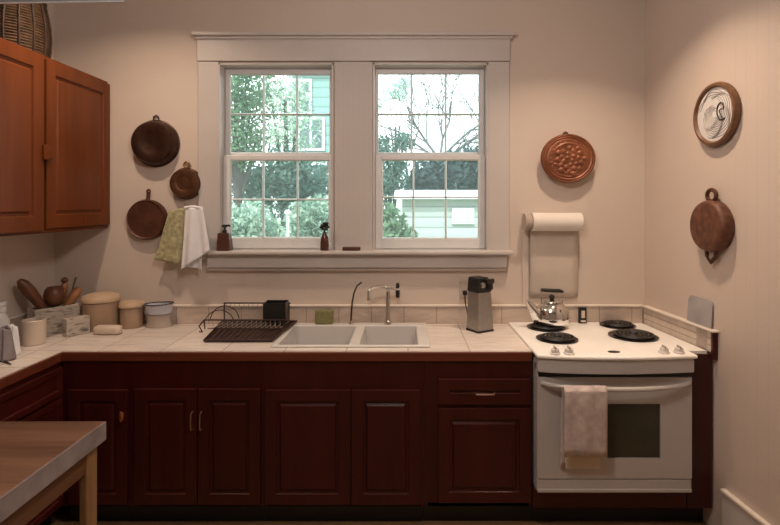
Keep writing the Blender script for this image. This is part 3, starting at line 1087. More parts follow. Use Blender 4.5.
# grey board leaning on the right wall
u1, d1_ = rwu(690)
u2, d2_ = rwu(714)
zz = C + BS + .011
gb = MB()
hgt = .137
out = []
rc = .03
wv = u2 - u1
for cxx, czz, a0 in ((rc, hgt - rc, PI / 2), (wv - rc, hgt - rc, 0)):
    pass
prof2 = [(0, 0), (wv, 0)]
for k in range(7):
    a_ = k / 6 * PI / 2
    prof2.append((wv - rc + rc * math.cos(a_), hgt - rc + rc * math.sin(a_)))
for k in range(7):
    a_ = PI / 2 + k / 6 * PI / 2
    prof2.append((rc + rc * math.cos(a_), hgt - rc + rc * math.sin(a_)))
A = [rw(u1 + u, .018 - .010 * v / hgt, zz + v) for u, v in prof2]
B = [rw(u1 + u, .012 - .010 * v / hgt, zz + v) for u, v in prof2]
gb.prism(A, B)
o = gb.build('cutting_board', BOARDG)
tag(o, 'small grey board with rounded corners leaning on the right wall above the backsplash', 'cutting board')

# ------------------------------------------------------------------ hanging pans on the back wall
def ring_pts(c, r, n=16, y=0, sx=1):
    return [(c[0] + sx * r * math.cos(2 * PI * k / n), y, c[1] + r * math.sin(2 * PI * k / n)) for k in range(n)]


def wall_pan(name, label, cat, px, py, R_, depth, mat, hook, d=BW, sx=1.0, flat=False, group=None):
    c = at(px, py, d - depth * .4)
    t = thing(name, label, cat, (c.x, BW - .001, c.z))
    if flat:
        prof = [(R_ * .92, 0), (R_, .006), (R_ * 1.0, depth * .6), (R_ * .94, depth), (R_ * .88, depth * .86), (R_ * .5, depth * .84), (0, depth * .9)]
    else:
        prof = [(R_ * .97, 0), (R_, .003), (R_ * 1.0, .009), (R_ * .95, .012), (R_ * .90, depth * .75), (R_ * .83, depth * .97), (R_ * .72, depth), (R_ * .45, depth * .97), (R_ * .42, depth * .93), (0, depth * .93)]
    MB().lathe(prof, 44, 'y', sx=sx).build('pan_body', mat, t, smooth=True)
    if hook == 'tab':
        m = MB().tube([(-.016, -.008, R_ * .97), (-.014, -.008, R_ + .018), (0, -.008, R_ + .026), (.014, -.008, R_ + .018), (.016, -.008, R_ * .97)], .005, 8)
        m.build('hanging_loop', mat, t, smooth=True)
    elif hook == 'ring':
        m = MB().tube(ring_pts((.004, R_ + .017), .017, 16, -.012), .0065, 8, closed=True)
        m.build('hanging_ring', plain('brass_ring', (.28, .15, .06), .4, .6), t, smooth=True)
    elif hook == 'stem':
        m = MB().tube([(0, -.012, R_ * .9), (.002, -.012, R_ + .02), (.004, -.012, R_ + .045)], [.014, .009, .011], 10)
        m.tube(ring_pts((.004, R_ + .05), .010, 12, -.012), .005, 6, closed=True)
        m.build('handle', mat, t, smooth=True)
    elif hook == 'finial':
        m = MB().tube(ring_pts((0, R_ * .98), .014, 14, -.014), .006, 8, closed=True)
        m.build('hanging_ring', mat, t, smooth=True)
    return t


wall_pan('baking_pan', 'dark brown round pan hung highest on the wall left of the window', 'pan', 154.5, 143, .146, .075, PANBROWN, 'tab')
wall_pan('copper_pan', 'smaller brown copper pan with a ring, hung closest to the window casing', 'pan', 185.5, 183.5, .099, .058, PANMID, 'ring')
wall_pan('griddle', 'flat reddish brown round griddle with short handle, hung lowest beside the green pot holder', 'pan', 147.5, 219.5, .124, .045, PANRED, 'stem', flat=True)

# copper mold
c = at(568, 158.5, BW - .06)

t = thing('copper_mold', 'oval copper mold with embossed fruit hung above the paper towel', 'mold', (c.x, BW - .001, c.z))
sxm = 1.11
Rm = .150
prof = [(Rm * .90, 0), (Rm * .93, .03), (Rm, .055), (Rm * .99, .068), (Rm * .93, .074), (Rm * .90, .070), (Rm * .85, .076), (Rm * .80, .072), (Rm * .74, .079), (Rm * .68, .075), (Rm * .60, .083), (Rm * .54, .078), (Rm * .3, .082), (0, .084)]
MB().lathe(prof, 48, 'y', sx=sxm).build('mold_body', MOLD, t, smooth=True, sharp=60)
m = MB()
rr = random.Random(3)
for k in range(26):
    a_ = k * 2.4
    q = .086 * math.sqrt((k + .5) / 26)
    m.ball((.008 + q * math.cos(a_) * 1.1, -.080, -.012 + q * math.sin(a_)), .012 + .007 * rr.random(), (1.1, .5, 1), 10, 7)
for k in range(9):
    a_ = PI * .55 + k * .28
    m.ball((.098 * math.cos(a_), -.074, .094 * math.sin(a_)), .019, (1.1, .35, .5), 10, 7)
m.build('fruit_relief', MOLD, t, smooth=True)['label'] = 'embossed fruit cluster'
m = MB().tube(ring_pts((0, Rm + .004), .013, 14, -.010), .0055, 8, closed=True)
m.build('hanging_ring', PANMID, t, smooth=True)

# plate on the right wall
def rw_thing(name, label, cat, px, py, wmid):
    u, d = rwu(px)
    # shift so that a point wmid off the wall is seen at px
    for _ in range(6):
        P = rw(u, wmid, 0)
        ppx = 404 + P.x / P.y * F
        u += (px - ppx) / 140
    P = rw(u, wmid, 0)
    z = EYE - (py - 204) / F * P.y
    Q = rw(u, .001, z)
    return thing(name, label, cat, Q, RROT)


t = rw_thing('wall_plate', 'round white patterned plate in a brown wooden rim, high on the right wall', 'plate', 715.5, 114.5, .02)
RP = .158
MB().lathe([(RP * .8, 0), (RP * .98, .004), (RP, .018), (RP * .96, .034), (RP * .88, .036), (RP * .82, .022), (0, .020)], 48, 'y').build('rim', PFRAME, t, smooth=True)
MB().lathe([(RP * .83, .0215), (RP * .83, .0235), (0, .0255)], 48, 'y').build('plate_face', PFACE, t, smooth=True)['label'] = 'white glazed face'
m = MB()
for k in range(1, 13):
    r_ = RP * (.06 + .058 * k)
    pts = []
    for j in range(30):
        a_ = .4 + j / 29 * (4.6 + .15 * (k % 3)) + k * .35
        q = r_ * (1 + .05 * math.sin(a_ * 5 + k))
        pts.append((q * math.cos(a_), -.0258 + .002 * q / RP, q * math.sin(a_)))
    m.tube(pts, .0016, 4)
m.build('line_pattern', PLINE, t)['label'] = 'thin grey curved lines'
m = MB()
pts = []
for j in range(40):
    s = j / 39
    a_ = -.3 + s * 5.6
    q = .012 + .030 * s
    pts.append((.052 + q * math.cos(a_) * 1.0, -.0265, .018 + q * 1.35 * math.sin(a_)))
m.tube(pts, .0038, 6)
m.tube([(.052, -.0265, .02), (.035, -.0265, .012), (.06, -.0265, -.03)], .003, 6)
m.build('dark_swirl', PSWIRL, t)['label'] = 'dark swirl mark'

t = rw_thing('terracotta_mold', 'reddish brown round two-handled mold hung below the plate on the right wall', 'mold', 711, 226, .032)
RT_ = .132
MB().lathe([(RT_ * .86, 0), (RT_ * .97, .004), (RT_, .02), (RT_ * .99, .045), (RT_ * .93, .060), (RT_ * .84, .064), (RT_ * .5, .062), (0, .064)], 44, 'y', sx=1.0, sy=.97).build('mold_body', TRIVET, t, smooth=True, sharp=60)
m = MB().tube(ring_pts((0, RT_ + .018), .029, 18, -.028, sx=1.15), .010, 8, closed=True)
m.build('upper_loop', PANMID, t, smooth=True)['label'] = 'dark upper loop handle'
m = MB().tube([(-.035, -.03, -RT_ * .90), (-.032, -.03, -RT_ - .016), (0, -.03, -RT_ - .046), (.032, -.03, -RT_ - .016), (.035, -.03, -RT_ * .90)], .010, 8)
m.build('lower_loop', PANMID, t, smooth=True)['label'] = 'dark lower loop handle'
MB().ball((0, -.026, -RT_ - .018), .018, (1, .6, 1.1)).build('clay_boss', GREYP, t, smooth=True)['label'] = 'pale boss in the lower loop'

# ------------------------------------------------------------------ cloths hung left of the window
hd = 3.165
gt = thing('pot_holder', 'green mottled quilted cloth hanging from a hook left of the window', 'pot holder', at(184, 206, BW - .01), world=True)


def cl(tl, trr, bl, br, d, fold, ph, nf=2.5):
    def f(u, v):
        x = (tl[0] * (1 - u) + trr[0] * u) * (1 - v) + (bl[0] * (1 - u) + br[0] * u) * v
        y = (tl[1] * (1 - u) + trr[1] * u) * (1 - v) + (bl[1] * (1 - u) + br[1] * u) * v
        p_ = at(x, y, d)
        p_.y += fold * (.3 + .7 * v) * math.sin(u * PI * nf + ph)
        return p_
    return f


MB().grid(cl((169, 211), (189, 206.5), (154, 260), (184, 264), hd, .012, .4), 18, 22).build('quilted_cloth', GREENC, gt, smooth=True, solid=.010)
MB().tube([(at(186, 0, hd).x, BW - .001, at(0, 205, hd).z), (at(186, 0, hd).x, hd - .02, at(0, 205, hd).z), (at(186, 0, hd).x, hd - .024, at(0, 202.5, hd).z)], .004, 8).build('hook', PULL, gt, smooth=True)
wtw = thing('dish_cloth', 'white dish cloth hanging over the left end of the window sill', 'towel', at(195, 208, hd - .02), world=True)
MB().grid(cl((186, 207.5), (203, 208), (180, 270), (211, 250), 3.112, .016, 1.0, 3.4), 22, 26).build('cloth_body', WHITEC, wtw, smooth=True, solid=.004)
MB().grid(cl((185, 207), (201, 207), (182, 265), (202, 270), 3.158, .010, 2.2, 2.6), 18, 26).build('back_fold', WHITEC, wtw, smooth=True, solid=.004)
MB().tube([(at(194, 0, 3.14).x, BW - .001, at(0, 208, 3.14).z), (at(194, 0, 3.14).x, 3.118, at(0, 208, 3.14).z)], .005, 8).build('peg', PULL, wtw, smooth=True)
MB().tube([at(184.5, 207.6, 3.115), at(193, 206.6, 3.115), at(202.5, 208, 3.115)], .008, 8).build('top_hem', WHITEC, wtw, smooth=True)

# ------------------------------------------------------------------ sill things
yS = 3.185
a, b_ = at(218.5, 232, yS), at(231, 250, yS)
t = thing('soap_bottle', 'squat brown soap bottle with black pump at the left end of the window sill', 'bottle', ((a.x + b_.x) / 2, yS, ST + .0005), world=True)
xm = (a.x + b_.x) / 2
hw = (b_.x - a.x) / 2
MB().prism([(xm - hw * 1.05, yS - hw, ST + .001), (xm + hw * 1.1, yS - hw, ST + .001), (xm + hw * 1.1, yS + hw, ST + .001), (xm - hw * 1.05, yS + hw, ST + .001)],
           [(xm - hw * .92, yS - hw * .8, ST + .108), (xm + hw * .86, yS - hw * .8, ST + .108), (xm + hw * .86, yS + hw * .8, ST + .108), (xm - hw * .92, yS + hw * .8, ST + .108)]).build('bottle_body', BROWNB, t, bevel=.006)
m = MB().lathe([(.014, .108), (.014, .124), (.006, .126), (.006, .140), (.017, .142), (.017, .156), (0, .158)], 18, 'z', (xm, yS, ST))
m.tube([(xm, yS, ST + .151), (xm + .03, yS - .01, ST + .153), (xm + .036, yS - .012, ST + .146)], .006, 8)
m.build('pump', BLACK, t, smooth=True)['label'] = 'black pump'
a, b_ = at(320.5, 234, yS), at(328.5, 249.5, yS)
xm = (a.x + b_.x) / 2
t = thing('bud_bottle', 'slim dark brown bottle with a dark blossom stopper on the sill between the windows', 'bottle', (xm, yS, ST + .0005), world=True)
MB().lathe([(.024, .001), (.026, .006), (.025, .05), (.020, .085), (.013, .10), (.012, .112), (0, .112)], 20, 'z', (xm, yS, ST)).build('bottle_body', BROWNB, t, smooth=True)
m = MB()
m.tube([(xm, yS, ST + .11), (xm, yS, ST + .135)], .006, 8)
for k in range(6):
    a_ = k * PI / 3
    m.ball((xm + .018 * math.cos(a_), yS + .010 * math.sin(a_), ST + .142 + .012 * math.sin(a_ * 2)), .012, (1.2, .8, .7), 10, 7)
m.ball((xm + .006, yS, ST + .165), .014, (1.5, 1, .6), 10, 7)
m.tube([(xm, yS, ST + .14), (xm + .004, yS, ST + .165)], .005, 6)
m.build('blossom_stopper', BLACK, t, smooth=True)['label'] = 'dark blossom-shaped stopper'
a, b_ = at(342.5, 245.6, 3.17), at(360.5, 249.8, 3.17)
m = MB().box(a.x, b_.x, 3.155, 3.185, ST + .001, ST + .024)
tag(m.build('wooden_block', BROWNB, bevel=.006), 'small dark brown block lying on the sill below the middle casing', 'block')

# ------------------------------------------------------------------ left counter things
def canister(name, label, px, py, Rr, H, lidh, over):
    d = min(.736 * F / (py - 204) + Rr, 3.205 - Rr * over)
    x = (px - 404) / F * d
    t = thing(name, label, 'canister', (x, d, C + .001), world=True)
    zb_ = C + .001
    MB().lathe([(Rr * .98, 0), (Rr, .004), (Rr, H - .004), (Rr * .97, H), (0, H)], 36, 'z', (x, d, zb_)).build('body', CANB, t, smooth=True)
    ld = MB().lathe([(Rr * .9, H), (Rr * over, H + .003), (Rr * over * 1.02, H + lidh * .3), (Rr * over * .93, H + lidh * .7), (Rr * over * .6, H + lidh * .95), (0, H + lidh)], 36, 'z', (x, d, zb_))
    ld.build('lid', CANL, t, smooth=True, sharp=70)['label'] = 'pale wooden domed lid'
    return t


canister('canister', 'large tan wooden canister with an overhanging domed lid', 101, 329.5, .097, .160, .050, 1.08)
canister('canister', 'small tan wooden canister with a pale lid, right of the large one', 131.5, 327.5, .063, .117, .041, 1.12)
d = .736 * F / (334.5 - 204)
x = at(108, 0, d).x
m = MB().box(x - .075, x + .075, d - .028, d + .03, C + .001, C + .052)
tag(m.build('butter_dish', CREAM, bevel=.018, smooth=True, sharp=80), 'small cream covered dish lying before the large canister', 'dish')

x = at(159, 0, 3.15).x
t = thing('footed_dish', 'blue-white footed dish against the backsplash, right of the small canister', 'dish', (x, 3.155, C + .001), world=True)
MB().lathe([(.070, 0), (.068, .008), (.060, .03), (.064, .075), (0, .075)], 32, 'z', (x, 3.15, C + .001), sx=1.15, sy=.8).build('foot', GREYP, t, smooth=True)['label'] = 'grey-brown foot'
MB().lathe([(.066, .075), (.080, .080), (.087, .128), (.090, .132), (.082, .130), (.07, .085), (0, .083)], 32, 'z', (x, 3.15, C + .001), sx=.95, sy=.7).build('bowl', BLUEW, t, smooth=True)['label'] = 'blue-white bowl'
m = MB().tube([(x + .087 * .95 * math.cos(2 * PI * k / 28), 3.15 + .087 * .7 * math.sin(2 * PI * k / 28), C + .135 + .006 * max(0, math.cos(2 * PI * k / 28))) for k in range(28)], .004, 6, closed=True)
m.build('rim', PSWIRL, t, smooth=True)['label'] = 'dark rim'

# marble box
ang = math.atan2(.18, .117)
t = thing('marble_box', 'open grey veined marble box on the corner of the counter holding wooden spoons', 'box', (-1.995, 2.985, C + .001), ang)
Lb, Wb, Hb, tb = .235, .10, .155, .014
m = MB()
m.box(-Lb / 2, Lb / 2, -Wb / 2, Wb / 2, 0, tb)
m.box(-Lb / 2, Lb / 2, -Wb / 2, -Wb / 2 + tb, tb, Hb).box(-Lb / 2, Lb / 2, Wb / 2 - tb, Wb / 2, tb, Hb)
m.box(-Lb / 2, -Lb / 2 + tb, -Wb / 2 + tb, Wb / 2 - tb, tb, Hb).box(Lb / 2 - tb, Lb / 2, -Wb / 2 + tb, Wb / 2 - tb, tb, Hb)
m.build('box_walls', MARBLE, t, bevel=.003)
m = MB().box(-.062, .062, -.028, .028, 0, .098)
o = m.build('marble_slab', MARBLE, bevel=.004)
o.location = (-1.850, 2.955, C + .001)
o.rotation_euler = (0, 0, ang)
tag(o, 'short rough marble block standing before the marble box', 'block')
bc = Vector((-1.975, 3.005, C))
# wooden things in the box
A_, B_ = Vector((-1.995, 2.985, C + .05)), Vector((-2.095, 2.85, C + .322))
o = MB().tube([A_.lerp(B_, k) + Vector((0, 0, .012 * math.sin(k * PI))) for k in (0, .25, .5, .72, .9, 1)], [.010, .016, .028, .034, .030, .014], 14).build('wooden_scoop', SPOONW, smooth=True)
tag(o, 'long dark wooden scoop leaning out to the left of the marble box', 'scoop')
g = Vector((-2.0, 2.995, C + .208))
o = MB().lathe([(0, -.062), (.035, -.05), (.052, -.02), (.056, .01), (.048, .04), (.035, .055), (.030, .05), (.042, .02), (.04, -.02), (0, -.05)], 24, 'z', g, sx=.95).build('wooden_cup', SPOONW, smooth=True, sharp=70)
tag(o, 'round dark wooden cup in the middle of the marble box', 'cup')
A_, B_ = Vector((-1.985, 3.0, C + .05)), Vector((-1.91, 3.085, C + .243))
o = MB().tube([A_.lerp(B_, k) + Vector((0, 0, .014 * math.sin(k * PI))) for k in (0, .3, .55, .75, .92, 1)], [.009, .013, .022, .029, .023, .010], 14).build('wooden_ladle', SPOONL, smooth=True)
tag(o, 'light orange wooden ladle leaning right in the marble box', 'ladle')
t = thing('pepper_mill', 'small wooden mill with a dark round top standing up in the marble box', 'mill', (-1.985, 3.06, C + .06), world=True)
q = Vector((-1.985, 3.06, C + .239))
MB().lathe([(.011, -.175), (.012, -.05), (.011, -.03), (.018, 0), (.020, .02), (.012, .036), (0, .036)], 18, 'z', q).build('mill_body', SPOONL, t, smooth=True)
MB().ball(q + Vector((.002, 0, .052)), .020, (1, 1, .85)).build('mill_top', SPOONW, t, smooth=True)['label'] = 'dark round top'
o = MB().tube([Vector((-1.968, 3.045, C + .03)), Vector((-1.960, 3.075, C + .18)), Vector((-1.954, 3.095, C + .25)), Vector((-1.948, 3.11, C + .302))], [.004, .004, .005, .006], 8).build('wooden_skewer', SPOONW, smooth=True)
tag(o, 'thin dark wooden stick poking up at the right of the marble box', 'stick')

# cream crock
d = .736 * F / (347 - 204) + .06
x = at(33.5, 0, d).x
t = thing('crock', 'plain cream cylindrical crock left of the marble box', 'crock', (x, d, C + .001), world=True)
MB().lathe([(.052, 0), (.055, .004), (.057, .125), (.054, .128), (.050, .122), (.048, .012), (0, .010)], 32, 'z', (x, d, C + .001)).build('crock_body', CREAM, t, smooth=True)

# white bottle at the frame's left edge
x = at(0, 0, 2.62).x
t = thing('white_bottle', 'white capped bottle at the far left edge, behind the lilac cloth', 'bottle', (x, 2.62, C + .001), world=True)
MB().lathe([(.038, 0), (.040, .006), (.040, .15), (.024, .185), (.020, .195), (0, .195)], 24, 'z', (x, 2.62, C + .001)).build('bottle_body', WHITEP, t, smooth=True)
MB().lathe([(.022, .193), (.026, .196), (.026, .222), (.020, .226), (.028, .229), (.028, .248), (0, .250)], 24, 'z', (x, 2.62, C + .001)).build('cap', WHITEP, t, smooth=True)


def drape(cx_, cy_, w, h, dep, ph):
    def f(u, v):
        s = u * 2 - 1
        ww = w * (.62 + .38 * v)
        fold = .012 * math.sin(u * 17 + ph) * (.3 + .7 * v)
        y = cy_ - dep * (1 - s * s) * (.5 + .5 * v) - fold
        zt__ = h * (1 - .12 * s * s)
        return Vector((cx_ + s * ww, y, C + .004 + (1 - v) * zt__))
    return f


x = at(0, 0, 2.45).x
t = thing('tea_towel', 'lilac-grey folded cloth slumped on the counter at the left edge', 'cloth', (x, 2.46, C), world=True)
MB().grid(drape(x, 2.47, .052, .155, .05, 0), 26, 12).build('cloth_front', LILACC, t, smooth=True, solid=.006)
MB().grid(lambda u, v: drape(x, 2.47, .052, .155, -.035, 2)(u, v), 20, 12).build('cloth_back', LILACC, t, smooth=True, solid=.006)
x = at(13, 0, 2.54).x
t = thing('napkin', 'white folded napkin standing between the lilac cloth and the cream crock', 'napkin', (x, 2.56, C), world=True)
MB().grid(drape(x, 2.545, .028, .150, .03, 1), 16, 12).build('napkin_cloth', WHITEC, t, smooth=True, solid=.006)
t = thing('scissors', 'dark kitchen scissors lying on the left counter at the frame edge', 'scissors', (-1.80, 2.36, C + .004), world=True)
q = lambda px, py: Vector((at(px, py, .736 * F / (py - 204)).x, .736 * F / (py - 204), C + .006))
m = MB()
m.tube([q(-8, 360), q(2, 360.5), q(8, 359)], [.007, .006, .002], 6)
m.tube([q(-8, 363), q(3, 362), q(11, 365.5)], [.007, .006, .002], 6)
m.build('blades', IRON, t, smooth=True)
m = MB()
for yy_ in (357, 366):
    cc = q(-14, yy_)
    MB().tube([cc + Vector((.03 * math.cos(2 * PI * k / 14), .018 * math.sin(2 * PI * k / 14), 0)) for k in range(14)], .005, 6, closed=True).build('finger_loop', BLACK, t, smooth=True)

# ------------------------------------------------------------------ basket on the wall cabinet
zb_ = uz1 + .001
t = thing('basket', 'brown woven reed basket on top of the wall cabinet', 'basket', (-2.03, 2.76, zb_), world=True)
bx, by = -2.03, 2.76
m = MB()
prof_b = lambda s: .088 + .034 * math.sin(PI * min(1, .24 + s * .68)) 
nr = 22
for k in range(nr):
    s = k / (nr - 1)
    R0 = prof_b(s)
    m.tube([(bx + R0 * (1 + .02 * math.sin(j * PI + k * PI)) * math.cos(2 * PI * j / 40), by + 1.35 * R0 * math.sin(2 * PI * j / 40), zb_ + .008 + s * .30) for j in range(40)], .0085, 5, closed=True)
m.lathe([(.085, 0.0), (.085, .01), (0, .01)], 30, 'z', (bx, by, zb_), sy=1.2)
m.build('weave', BASKET, t, smooth=True)
m = MB()
for j in range(14):
    a_ = 2 * PI * j / 14 + .1
    m.tube([(bx + (prof_b(s) + .008) * math.cos(a_), by + 1.35 * (prof_b(s) + .006) * math.sin(a_), zb_ + .006 + s * .31) for s in (0, .2, .4, .6, .8, 1)], .006, 6)
m.build('stakes', BASKETD, t, smooth=True)['label'] = 'dark upright stakes'
m = MB().tube([(bx + (prof_b(1) + .006) * math.cos(2 * PI * j / 40), by + 1.35 * prof_b(1) * math.sin(2 * PI * j / 40), zb_ + .322) for j in range(40)], .013, 8, closed=True)
m.build('rim', BASKETD, t, smooth=True)

# pale band of unknown origin, built as an added hanging strip
t = thing('hanging_strip', 'blue-grey strip hanging across the top left corner above the basket', 'light fixture', (-1.9, 2.4, CEILZ), world=True)
A = at(-60, 4.2, 2.3)
B = at(124, 1.6, 2.3)
m = MB().prism([A, B, B + Vector((-.04, .05, .045)), A + Vector((0, .05, .045))], [v + Vector((0, 0, .06)) for v in (A, B, B + Vector((-.04, .05, .045)), A + Vector((0, .05, .045)))])
ho = m.build('strip_body', STRIP_BODY, t, bevel=.004)
m = MB().prism([A + Vector((0, -.004, -.003)), B + Vector((0, -.004, -.002)), B + Vector((0, .001, -.002)), A + Vector((0, .001, -.003))],
               [v + Vector((0, 0, .006)) for v in (A + Vector((0, -.004, -.003)), B + Vector((0, -.004, -.002)), B + Vector((0, .001, -.002)), A + Vector((0, .001, -.003)))])
m.build('edge_trim', STRIP_EDGE, t)['label'] = 'pale lower edge'
for s in (.15, .85):
    P = A.lerp(B, s) + Vector((0, .03, .06))
    MB().tube([P, (P.x, P.y, CEILZ)], .006, 8).build('hanger_rod', STRIP_BODY, t, smooth=True)

# ------------------------------------------------------------------ work table, near left
TZ = .874
td = (EYE - TZ) * F / (421 - 204)
tx = (105 - 404) / F * td
tt = .064
t = thing('work_table', 'heavy wooden work table with a thick worn brown top, near left', 'table', (tx - .5, td - .6, 0), world=True)
MB().box(tx - .58, tx, td - 1.15, td, TZ - tt, TZ).build('tabletop', TABLEW, t, bevel=.003)
MB().box(tx - .001, tx + .004, td - 1.15, td, TZ - tt + .001, TZ - .002).build('edge_band', TABLEE, t)['label'] = 'greyish scuffed edge'
lx1, ly1 = tx - .011, td - .025
for (ax, ay) in ((lx1 - .026, ly1 - .06), (tx - .55, ly1 - .06), (lx1 - .026, td - 1.10), (tx - .55, td - 1.10)):
    MB().box(ax, ax + .026, ay, ay + .06, 0, TZ - tt).build('leg', TLEG, t, bevel=.004)
m = MB()
m.box(lx1 - .020, lx1 - .005, td - 1.04, ly1 - .06, TZ - tt - .075, TZ - tt)
m.build('side_apron', TAPRON, t)
MB().box(tx - .524, lx1 - .026, ly1 - .04, ly1 - .018, TZ - tt - .075, TZ - tt).build('back_apron', TAPRON, t)

# ------------------------------------------------------------------ the yard outside
GZ = -.35
struct(MB().box(-30, 30, BW + .9, 60, GZ - .1, GZ).build('lawn', plain('lawn_grass', (.16, .24, .10), .9, var=.5, scale=3)))
LEAF_A = leafmat('leaf_bright', (.07, .16, .08), (.22, .32, .20), 2)
LEAF_B = leafmat('leaf_teal', (.045, .10, .085), (.17, .26, .22), 2)
LEAF_C = leafmat('leaf_dark', (.035, .06, .065), (.11, .15, .16), 2)
LEAF_W = leafmat('leaf_pale', (.12, .24, .17), (.65, .75, .62), 5)
BARK = plain('bark', (.055, .045, .04), .9, var=.3)


def leaves(blobs, n, size, seed):
    rr = random.Random(seed)
    m = MB()
    bm = m.bm
    tot = sum(b[3] ** 2 for b in blobs)
    for (x, y, z, r_) in blobs:
        for _ in range(int(n * r_ * r_ / tot)):
            v = Vector((rr.gauss(0, 1), rr.gauss(0, 1), rr.gauss(0, 1)))
            v.normalize()
            c = Vector((x, y, z)) + v * r_ * (rr.random() ** .45)
            a = Vector((rr.gauss(0, 1), rr.gauss(0, 1), rr.gauss(0, 1))).normalized()
            b = a.cross(Vector((rr.gauss(0, 1), rr.gauss(0, 1), rr.gauss(0, 1)))).normalized()
            s = size * (.6 + .8 * rr.random())
            q = [c - a * s, c + b * s * .45, c + a * s, c - b * s * .45]
            bm.faces.new([bm.verts.new(p_) for p_ in q])
    return m


def tree(name, label, cat, base, blobs, n, size, mat, seed, trunk=.07, group=None):
    t = thing(name, label, cat, base, world=True, group=group)
    leaves(blobs, n, size, seed).build('foliage', mat, t)
    m = MB()
    top = Vector(blobs[0][:3])
    b = Vector(base)
    m.tube([b, b.lerp(top, .5) + Vector((.05, 0, 0)), top], [trunk, trunk * .8, trunk * .4], 8)
    for bl in blobs[1:]:
        m.tube([b.lerp(top, .55) + Vector((.05, 0, 0)), Vector(bl[:3])], [trunk * .5, trunk * .2], 6)
    m.build('trunk', BARK, t, smooth=True)
    return t


def P(px, py, d):
    v = at(px, py, d)
    return (v.x, v.y, v.z)


tree('leafy_tree', 'bright green leafy tree filling the left edge of the left window', 'tree', (at(232, 0, 7).x, 7, GZ),
     [(*P(236, 92, 7), .42), (*P(228, 128, 7), .45), (*P(250, 112, 7.2), .34), (*P(246, 78, 7.1), .40), (*P(238, 145, 7), .34), (*P(256, 140, 7.2), .2)], 3600, .036, LEAF_A, 1)
tree('leafy_tree', 'loose green tree seen in the middle of the left window before the striped house', 'tree', (at(284, 0, 8.4).x, 8.4, GZ),
     [(*P(285, 100, 8.4), .42), (*P(270, 92, 8.5), .30), (*P(296, 130, 8.3), .45), (*P(276, 135, 8.4), .28), (*P(300, 92, 8.5), .22)], 2000, .036, LEAF_W, 2)
tree('shade_tree', 'dark teal tree behind the lower panes of the left window', 'tree', (at(280, 0, 7.6).x, 7.6, GZ),
     [(*P(282, 172, 7.6), .38), (*P(262, 186, 7.5), .32), (*P(310, 186, 7.7), .48), (*P(240, 182, 7.6), .34), (*P(296, 200, 7.6), .4)], 5200, .042, LEAF_B, 3)
tree('flowering_shrub', 'pale flecked flowering shrub below the left window panes, left one', 'shrub', (at(248, 0, 5.6).x, 5.6, GZ),
     [(*P(248, 224, 5.6), .28), (*P(234, 238, 5.6), .25), (*P(262, 238, 5.6), .25)], 2400, .034, LEAF_W, 4, .04)
tree('flowering_shrub', 'pale flecked flowering shrub below the left window panes, right one', 'shrub', (at(305, 0, 6.4).x, 6.4, GZ),
     [(*P(304, 220, 6.4), .26), (*P(322, 214, 6.4), .26), (*P(298, 240, 6.4), .24), (*P(318, 240, 6.4), .26)], 3000, .034, LEAF_W, 5, .04)

TEAL = siding('teal_siding', (.19, .31, .29), .20)
PALE = siding('pale_siding', (.34, .37, .35), .16)
WTRIM = plain('white_house_paint', (.62, .64, .63), .6, var=.04)
HWIN = plain('house_window_dark', (.10, .14, .15), .15, var=.1)
hx0, hx1 = at(288, 0, 11).x, -1.15
t = thing('neighbor_house', 'teal clapboard house with white trim behind the trees in the left window', 'house', (-1.5, 12, GZ), world=True)
MB().box(hx0, hx1, 11, 12.6, GZ, 4.6).build('wall', TEAL, t)
m = MB().prism([(hx0 - .3, 10.7, 4.6), (hx1 + .1, 10.7, 4.6), (hx1 + .1, 12.8, 4.6), (hx0 - .3, 12.8, 4.6)],
               [(hx0 - .3, 11.8, 5.6), (hx1 + .1, 11.8, 5.6), (hx1 + .1, 11.9, 5.6), (hx0 - .3, 11.9, 5.6)])
m.build('roof', plain('grey_shingle', (.22, .22, .22), .8, var=.3), t)
for (pa, pb, qa, qb) in ((292, 309, 82, 112), (300, 322, 120, 148), (300, 326, 165, 200)):
    A, B = at(pa, qa, 10.97), at(pb, qb, 10.97)
    f = MB().box(A.x - .06, B.x + .06, 10.94, 10.999, B.z - .06, A.z + .06)
    fo = f.build('window_frame', WTRIM, t)
    MB().box(A.x, B.x, 10.93, 10.95, B.z, A.z).build('window_pane', HWIN, fo)
    MB().box((A.x + B.x) / 2 - .02, (A.x + B.x) / 2 + .02, 10.92, 10.94, B.z, A.z).build('window_bar', WTRIM, fo)
MB().box(hx0 - .02, hx0 + .10, 10.96, 11.0, GZ, 4.6).build('corner_board', WTRIM, t)

q = at(288, 215, 5.0)
t = thing('garden_post', 'slim white garden post with a round top outside the left window', 'post', (q.x, 5, GZ), world=True)
MB().tube([(q.x, 5, GZ), (q.x, 5, q.z)], .014, 10).build('shaft', WTRIM, t, smooth=True)
MB().ball((q.x, 5, q.z + .02), .03).build('finial', WTRIM, t, smooth=True)

# bare tree
t = thing('bare_tree', 'bare dark branching tree against the white sky in the right window', 'tree', (at(455, 0, 14.5).x, 14.5, GZ), world=True)
m = MB()
rb = random.Random(21)


def branch(p0, dirv, ln, r_, depth):
    p0 = Vector(p0)
    pts = [p0]
    d_ = Vector(dirv).normalized()
    for k in range(3):
        d_ = (d_ + Vector((rb.uniform(-.25, .25), rb.uniform(-.2, .2), rb.uniform(-.15, .2)))).normalized()
        pts.append(pts[-1] + d_ * ln / 3)
    m.tube(pts, [r_, r_ * .85, r_ * .7, r_ * .55], 5)
    if depth > 0:
        for k in range(4 if depth > 1 else 5):
            s = pts[rb.choice((1, 2, 3))]
            nd = (d_ + Vector((rb.uniform(-1, 1), rb.uniform(-.6, .6), rb.uniform(-.45, .7)))).normalized()
            branch(s, nd, ln * rb.uniform(.55, .8), r_ * .55, depth - 1)


